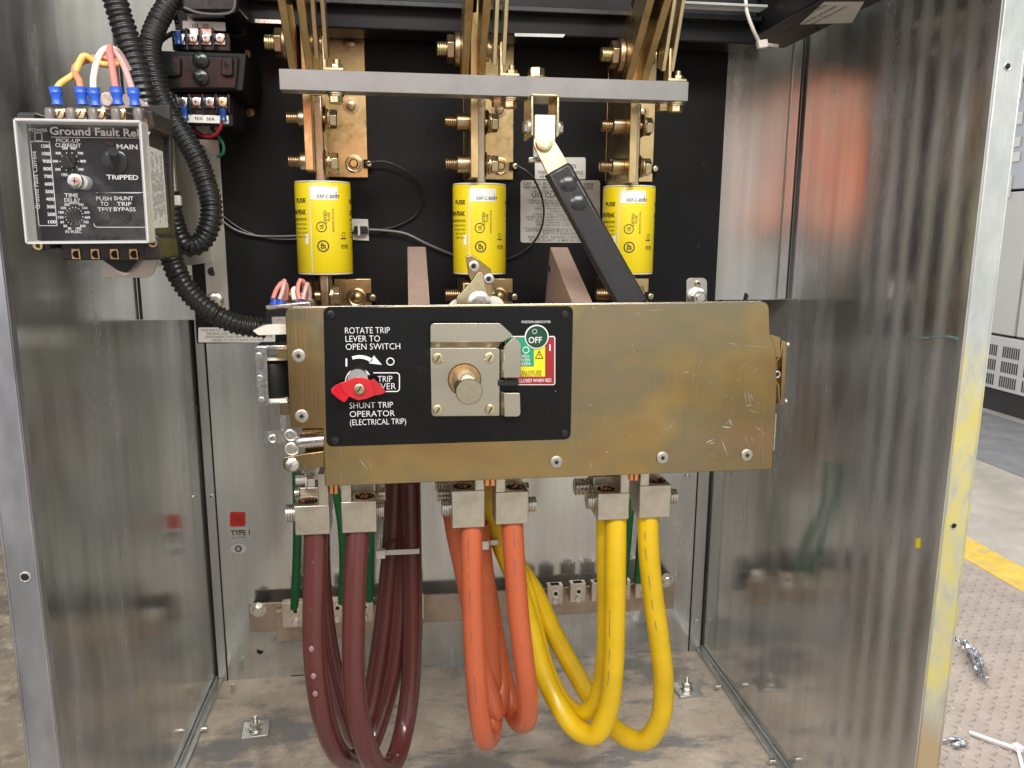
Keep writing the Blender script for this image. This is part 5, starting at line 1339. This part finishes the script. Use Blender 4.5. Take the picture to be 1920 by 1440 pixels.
lug('tinned lug over the leftmost brown cable, screws on its left', 552, 618, 948, 1003, 890, YL, 1, ((541, 962, 0, .0105), (551, 925, .03, .0085), (556, 905, .055, .008)))
lug('stained tinned lug over the second brown cable, screws on its right', 640, 706, 940, 999, 890, YL, -1, ((716, 955, 0, .0105), (717, 925, .03, .009)))
lug('tinned lug over the left orange cable, screws on its left', 847, 909, 920, 990, 880, YL, 1, ((832, 952, 0, .0105), (826, 925, .03, .0095), (822, 908, .05, .008)))
lug('tinned lug over the right orange cable, screws on its right', 929, 991, 922, 983, 880, YL, -1, ((1001, 945, 0, .009), (994, 916, .03, .008)))
lug('tinned lug over the front pair of yellow cables, screws on its left', 1121, 1180, 925, 975, 880, YL, 1, ((1103, 938, 0, .0105), (1090, 912, .03, .0105)))
lug('tinned lug over the rightmost yellow cable, screw on its right', 1199, 1258, 910, 971, 870, YL, -1, ((1264, 930, 0, .009),))
for k, (a, b, y0, y1, lab) in enumerate(((617, 633, 880, 927, 'pair of bright copper bar edges between the lugs of the brown cables'), (909, 929, 880, 912, 'pair of bright copper bar edges between the lugs of the orange cables'), (1181, 1198, 870, 902, 'pair of bright copper bar edges between the lugs of the yellow cables'))):
    t = thing('copper_bus', lab, 'busbar', P(a, y1, YL), 'copper bars between the lugs')
    for j in (0, 1):
        x0 = a + (b - a) * .52 * j; MB().pbox(x0, y0, x0 + (b - a) * .46, y1, YL - .004, .07).build('bar', 'copper', t, .001)
t = thing('lug_bolt', 'bright hex bolt at the upper left of the leftmost lug', 'bolt', P(580, 903, .85))
MB().hexa(P(590, 897, .84), V((-1, -.1, 0)), .0098, .008).lathe(P(576, 897, .841), V((-1, -.1, 0)), [(.012, 0), (.012, .002), (.0062, .0025), (.0062, .012)], 18).build('head', 'steel', t)

# ------------------------------------------------------------------ power cables
def cable(name, lab, mt, pts, r, grp, marks=None, bare=None):
    q = [P(*p) for p in pts]
    o = thing(name, lab, 'cable', q[0], grp)
    MB().tube(q, r, 22, .006).build('sheath', mt, o, smooth=80)
    if marks: MB().dashes(q, r, marks).build('printed_marks', 'ink_soft' if mt != 'maroon' else 'maroon_mark', o)
    if bare: MB().lathe(P(*bare), V((0, 0, 1)), [(.0112, 0), (.0112, .012)], 22).build('bare_copper', 'copper', o)
RM = .0134
G1 = 'brown power cables'
cable('power_cable', 'brown cable from the leftmost lug with three tape spots, looping down', 'maroon', [(592, 990, .877), (591, 1080, .872), (589, 1180, .868), (594, 1270, .866), (608, 1350, .868), (634, 1412, .885), (664, 1425, .93), (694, 1395, .975), (718, 1330, 1.0), (738, 1250, 1.01), (750, 1150, 1.01), (757, 1000, 1.0), (760, 900, .99)], RM, G1, [(.045, .05, .2), (.115, .12, .3)])
cable('power_cable', 'brown cable from the second lug, nearest at the bottom edge', 'maroon', [(672, 985, .877), (666, 1080, .868), (663, 1180, .862), (664, 1270, .858), (672, 1350, .856), (690, 1410, .862), (714, 1444, .89), (740, 1425, .93), (757, 1370, .965), (768, 1300, .985), (773, 1200, .995), (772, 1050, .99), (769, 900, .98)], RM, G1, None, (671, 1008, .877))
cable('power_cable', 'brown cable in the rear, disappearing behind the second lug cable', 'maroon', [(598, 980, .93), (602, 1100, .935), (618, 1230, .94), (648, 1340, .95), (672, 1385, .97), (690, 1340, .995), (704, 1270, 1.01), (716, 1190, 1.015), (727, 1100, 1.01), (736, 1000, 1.0), (740, 900, .99)], .0130, G1)
for k, (x, y) in enumerate(((585, 1217), (588, 1268), (590, 1300))):
    pass
G2 = 'orange power cables'
RO = .0128
cable('power_cable', 'orange cable from the left lug, hanging lowest of the orange ones', 'orange', [(884, 975, .877), (885, 1080, .868), (888, 1180, .862), (893, 1270, .858), (899, 1340, .860), (908, 1385, .875), (920, 1378, .905), (925, 1330, .93), (922, 1250, .945), (915, 1150, .95), (906, 1060, .95), (898, 980, .945)], RO, G2, [(.03, .08, .3), (.1, .115, .3), (.13, .18, .25), (.21, .235, .25), (.3, .36, .2)])
cable('power_cable', 'orange cable from the right lug, bending forward to the right', 'orange', [(960, 970, .877), (965, 1060, .870), (972, 1150, .864), (982, 1240, .862), (990, 1310, .868), (986, 1352, .885), (968, 1348, .92), (950, 1295, .95), (934, 1220, .97), (918, 1130, .98), (903, 1040, .98), (893, 950, .975)], RO, G2, [(.015, .06, -.1), (.075, .115, 0), (.13, .135, .1)])
cable('power_cable', 'orange cable in the rear, mostly hidden behind the left orange one', 'orange', [(846, 940, .95), (855, 1000, .95), (868, 1060, .95), (884, 1140, .95), (902, 1230, .945), (920, 1300, .93), (930, 1335, .92), (938, 1320, .93), (935, 1260, .955), (925, 1180, .97)], RO, G2)
G3 = 'yellow power cables'
cable('power_cable', 'yellow cable in front, from the left yellow lug down round a wide bend', 'yellow', [(1155, 965, .877), (1154, 1060, .868), (1153, 1160, .862), (1150, 1250, .858), (1140, 1330, .857), (1116, 1377, .862), (1082, 1368, .88), (1045, 1318, .91), (1015, 1250, .935), (996, 1180, .95), (968, 1090, .96), (936, 1010, .96), (914, 930, .955), (905, 870, .955)], RO, G3, [(.17, .22, .5), (.24, .27, .45), (.28, .31, .4)])
cable('power_cable', 'yellow cable tucked behind the front yellow one with the tighter bend', 'yellow', [(1136, 965, .90), (1137, 1060, .895), (1138, 1160, .89), (1134, 1250, .888), (1118, 1318, .89), (1090, 1338, .905), (1058, 1320, .93), (1030, 1270, .95), (1008, 1200, .962), (990, 1120, .97), (958, 1030, .975), (926, 940, .97), (915, 870, .97)], .0122, G3, [(.02, .05, -.5), (.06, .1, -.5), (.12, .14, -.5)])
cable('power_cable', 'rightmost yellow cable hanging in the widest loop', 'yellow', [(1214, 960, .877), (1217, 1040, .872), (1225, 1120, .868), (1236, 1200, .864), (1244, 1280, .864), (1237, 1350, .868), (1208, 1388, .88), (1168, 1378, .90), (1120, 1328, .935), (1080, 1262, .96), (1040, 1190, .975), (1002, 1110, .98), (960, 1040, .98), (930, 945, .975), (918, 870, .97)], RO, G3, [(.01, .02, .3), (.03, .045, .3), (.055, .08, .3), (.1, .125, .2), (.14, .16, .2), (.175, .195, .15)])
G4 = 'green ground cables'
for lab, pts in (('green ground cable at the far left, dropping to the ground bar end', [(556, 880, 1.24), (558, 960, 1.25), (556, 1060, 1.27), (552, 1140, 1.29)]),
                 ('green ground cable between the two brown lugs', [(626, 900, 1.24), (640, 980, 1.25), (644, 1060, 1.27), (641, 1130, 1.29)]),
                 ('green ground cable just right of the second brown cable', [(690, 900, 1.24), (694, 980, 1.25), (694, 1060, 1.27), (692, 1125, 1.29)]),
                 ('dark green ground cable just right of the front yellow cables', [(1190, 880, 1.22), (1181, 960, 1.24), (1174, 1040, 1.27), (1168, 1095, 1.29)]),
                 ('dark green ground cable behind the rightmost yellow cable', [(1226, 880, 1.22), (1208, 960, 1.24), (1200, 1030, 1.27), (1196, 1090, 1.29)])):
    cable('ground_cable', lab, 'green', pts, .0072, G4)
# tape spots on the leftmost brown cable
tp = bpy.data.objects['power_cable']
for x, y, Y in ((584, 1217, .853), (588, 1268, .851), (591, 1301, .851)):
    MB().ball(P(x, y, Y), .0045, 12, (.7, .3, .9)).build('tape_spot', 'tape', tp)
def tie(lab, x0, x1, y, Y, D, hd):
    t = thing('cable_tie', lab, 'cable tie', P((x0 + x1) / 2, y, Y), 'white cable ties on the power cables')
    a, b = P(x0, y[0], Y), P(x1, y[1], Y)
    m = MB(); h = .0034
    m.prism([a + V((0, 0, -h)), b + V((0, 0, -h)), b + V((0, 0, h)), a + V((0, 0, h))], (0, .0012, 0))
    for p in (a, b): m.box(p.x - .0006, p.x + .0006, Y + .0013, Y + D, p.z - h, p.z + h)
    m.build('strap', 'nylon', t, .0004)
    p = P(*hd, Y - .004); MB().obox(p, (.0058, 0, 0), (0, .0045, 0), (0, 0, .0056)).build('head', 'nylon', t, .001)
def tie2(lab, pa, pb, Y, D, hd):
    t = thing('cable_tie', lab, 'cable tie', P(*pa, Y), 'white cable ties on the power cables')
    a, b = P(*pa, Y), P(*pb, Y); h = .0034
    m = MB().prism([a + V((0, 0, -h)), b + V((0, 0, -h)), b + V((0, 0, h)), a + V((0, 0, h))], (0, .0012, 0))
    for p in (a, b): m.box(p.x - .0006, p.x + .0006, Y + .0013, Y + D, p.z - h, p.z + h)
    m.build('strap', 'nylon', t, .0004)
    p = P(*hd, Y - .004); MB().obox(p, (.0058, 0, 0), (0, .0045, 0), (0, 0, .0056)).build('head', 'nylon', t, .001)
tie2('white cable tie round the rear brown cables', (712, 1037), (786, 1034), .974, .045, (714, 1038))
tie2('white cable tie round the rear orange and yellow cables', (850, 1026), (934, 1017), .942, .004, (908, 1021))

# ------------------------------------------------------------------ ground bar on the back sheet
gb = thing('ground_bar', 'dull copper ground bar along the lower back sheet', 'busbar', P(865, 1120, 1.31))
za, zb_ = P(865, 1165, 1.312).z, P(865, 1118, 1.312).z
MB().box(P(466, 1140, 1.318).x, P(1266, 1090, 1.318).x, 1.318, 1.324, za - .002, zb_ + .002).build('bar', 'ground_copper', gb, .0008)
MB().box(P(515, 1140, 1.30).x, P(792, 1140, 1.30).x, 1.302, 1.317, za - .014, zb_ - .006).build('bar', 'ground_copper', gb, .0008)
for px, py in ((484, 1143), (1250, 1088)):
    c = P(px, py, 1.3178); MB().lathe(c, FRONT, [(.0135, 0), (.0135, .0016)], 26).hexa(c + V((0, -.0017, 0)), FRONT, .0098, .007).build('bolt', 'zinc', gb)
for px, py in ((484, 1143), (1250, 1088)): MB().cyl(P(px, py, 1.3242), P(px, py, 1.3498), .012).build('standoff', 'black_bare', gb)
def glug(lab, px, py, Y, w, h, big):
    t = thing('ground_lug', lab, 'lug', P(px, py, Y), 'small lugs on the ground bar')
    c = P(px, py, Y)
    MB().box(c.x - w, c.x + w, Y, Y + .016, c.z - h, c.z + h * .9).build('block', 'lug_pink', t, .001)
    cz = c.z + (.006 if big else .002)
    s_ = MB().lathe(V((c.x + .001, Y, cz)), FRONT, [(.0072, 0), (.0072, .0008), (.0055, .001)], 20).build('clamp_screw', 'zinc', t); MB().lathe(V((c.x + .001, Y - .001, cz)), FRONT, [(.0036, 0), (.0036, .0002)], 12).build('recess', 'dark', s_)
    MB().hexa(V((c.x, Y - .0003, c.z - h * .62)), FRONT, .0066, .0055).build('bolt', 'steel', t)
    if not big:
        MB().box(c.x - w * .55, c.x + w * .55, Y + .003, Y + .012, c.z + h * .9 + .0002, c.z + h * .9 + .0006).build('wire_hole', 'dark', t)
glug('pinkish ground lug at the left end of the ground bar, under a green cable', 553, 1152, 1.286, .0215, .024, True)
glug('ground lug left of the second brown cable', 632, 1146, 1.286, .015, .022, True)
glug('ground lug right of the second brown cable', 683, 1144, 1.286, .015, .022, True)
glug('ground lug peeping out right of the rear brown cables', 781, 1140, 1.286, .013, .022, True)
glug('empty ground lug, first one right of the orange cables', 1041, 1115, 1.296, .0145, .019, False)
glug('empty ground lug, second one right of the orange cables', 1084, 1111, 1.296, .0145, .019, False)
glug('ground lug half hidden at the left of the front yellow cables', 1124, 1109, 1.296, .0145, .019, False)
glug('ground lug under the dark green cable, between the yellow cables', 1168, 1106, 1.296, .0145, .019, False)
glug('ground lug just left of the rightmost yellow cable', 1206, 1103, 1.296, .0145, .019, False)
glug('ground lug peeping out right of the orange cables behind yellow ones', 1005, 1118, 1.296, .0120, .019, False)
# ------------------------------------------------------------------ the photographer, whose orange jacket the right sheet mirrors
def skin(name, verts, edges, mat, parent, sub=2, root=0):
    me = bpy.data.meshes.new(name); off = parent_loc(parent)
    me.from_pydata([V(v[0]) - off for v in verts], edges, []); o = bpy.data.objects.new(name, me); COL.objects.link(o); o.parent = parent
    md = o.modifiers.new('skin', 'SKIN'); md.use_smooth_shade = True
    for i, v in enumerate(verts):
        r = v[1]; me.skin_vertices[0].data[i].radius = (r, r) if isinstance(r, (int, float)) else r
    for i in range(len(verts)): me.skin_vertices[0].data[i].use_root = i == root
    if sub: o.modifiers.new('smooth', 'SUBSURF').levels = sub; o.modifiers['smooth'].render_levels = sub
    me.materials.append(M[mat]); return o
def chain(vs, es, pts, start=None):
    i0 = start
    for p in pts:
        vs.append(p); j = len(vs) - 1
        if i0 is not None: es.append((i0, j))
        i0 = j
    return i0
pe = thing('person', 'person in orange jacket holding a phone, mirrored in the right side sheet', 'person', (-0.49, -0.52, 0))
px_, py_ = -0.49, -0.52
vs, es = [((px_, py_, .93), (.135, .10))], []
chest = chain(vs, es, [((px_, py_, 1.08), (.135, .10)), ((px_, py_, 1.28), (.16, .105))], 0)
neck = chain(vs, es, [((px_, py_, 1.42), (.07, .065)), ((px_, py_ + .015, 1.50), .055)], chest)
head = chain(vs, es, [((px_, py_ + .03, 1.56), (.070, .085)), ((px_, py_ + .03, 1.66), (.078, .095)), ((px_, py_ + .02, 1.73), (.05, .06))], neck)
for s, hx in ((-1, -.085), (1, .085)):
    w = chain(vs, es, [((px_ + s * .17, py_, 1.38), .060), ((px_ + s * .235, py_ + .03, 1.12), .047), (((px_ + s * .20 + hx) / 2, py_ + .22, .95), .040), ((hx, -.13, .862), .028)], chest)
    p = chain(vs, es, [((hx, -.085, .872), (.030, .018))], w)
    for k in range(4):
        z = .900 - k * .018; L = (.9, 1, .95, .75)[k]
        chain(vs, es, [((hx - s * .004, -.055, z - .004), .0095), ((hx - s * .012 * L, -.034, z), .0088), ((hx - s * .026 * L, -.0285, z + .002), .0078)], p)
    chain(vs, es, [((hx - s * .010, -.095, .900), .011), ((hx - s * .026, -.072, .908), .0095), ((hx - s * .040, -.050, .902), .0085)], p)
for s in (-1, 1):
    chain(vs, es, [((px_ + s * .09, py_, .84), .085), ((px_ + s * .10, py_ + .02, .48), .060), ((px_ + s * .105, py_ - .01, .10), .045), ((px_ + s * .11, py_ + .03, .045), .045), ((px_ + s * .115, py_ + .15, .035), .036)], 0)
skin('body', vs, es, 'skin_tone', pe)
vs, es = [((px_, py_, .90), (.150, .118))], []
ch = chain(vs, es, [((px_, py_, 1.08), (.150, .118)), ((px_, py_, 1.28), (.178, .122)), ((px_, py_, 1.41), (.085, .080))], 0)
for s, hx in ((-1, -.085), (1, .085)):
    chain(vs, es, [((px_ + s * .175, py_, 1.385), .074), ((px_ + s * .235, py_ + .03, 1.12), .062), (((px_ + s * .20 + hx) / 2, py_ + .22, .95), .052), ((hx + s * .006, -.155, .860), .042)], 2)
skin('jacket', vs, es, 'jacket_orange', pe)
vs, es = [((px_, py_, .93), (.145, .112))], []
for s in (-1, 1): chain(vs, es, [((px_ + s * .09, py_, .83), .100), ((px_ + s * .10, py_ + .02, .48), .078), ((px_ + s * .105, py_ - .01, .10), .064)], 0)
skin('trousers', vs, es, 'trouser_dark', pe)
m = MB()
for s in (-1, 1): m.ball((px_ + s * .115, py_ + .06, .05), .062, 16, (.8, 1.9, .8))
m.build('boots', 'plinth', pe)
MB().ball((px_, py_ + .015, 1.685), .098, 20, (.88, 1.08, .80)).build('hair', 'trouser_dark', pe)
m = MB()
for s in (-1, 1): m.ball((px_ + s * .032, py_ + .118, 1.655), .012, 10)
m.build('eyes', 'white', pe)
MB().ball((px_, py_ + .132, 1.625), .017, 10, (.8, 1, 1.3)).build('nose', 'skin_tone', pe)
MB().ball((px_, py_ + .116, 1.585), .022, 10, (1.2, .4, .3)).build('mouth', 'lab_red', pe)
m = MB()
for s in (-1, 1): m.ball((px_ + s * .082, py_ + .03, 1.635), .028, 10, (.35, .7, 1.1))
m.build('ears', 'skin_tone', pe)
ph = thing('phone', 'dark phone held level in the hands of the person in orange', 'phone', (0, -.03, .85))
MB().box(-.075, .075, -.036, -.028, .848, .918).build('case', 'black_gloss', ph, .004)
MB().lathe((0, -.0278, .883), (0, 1, 0), [(.008, 0), (.008, .0015)], 20).build('lens', 'black_bare', ph)
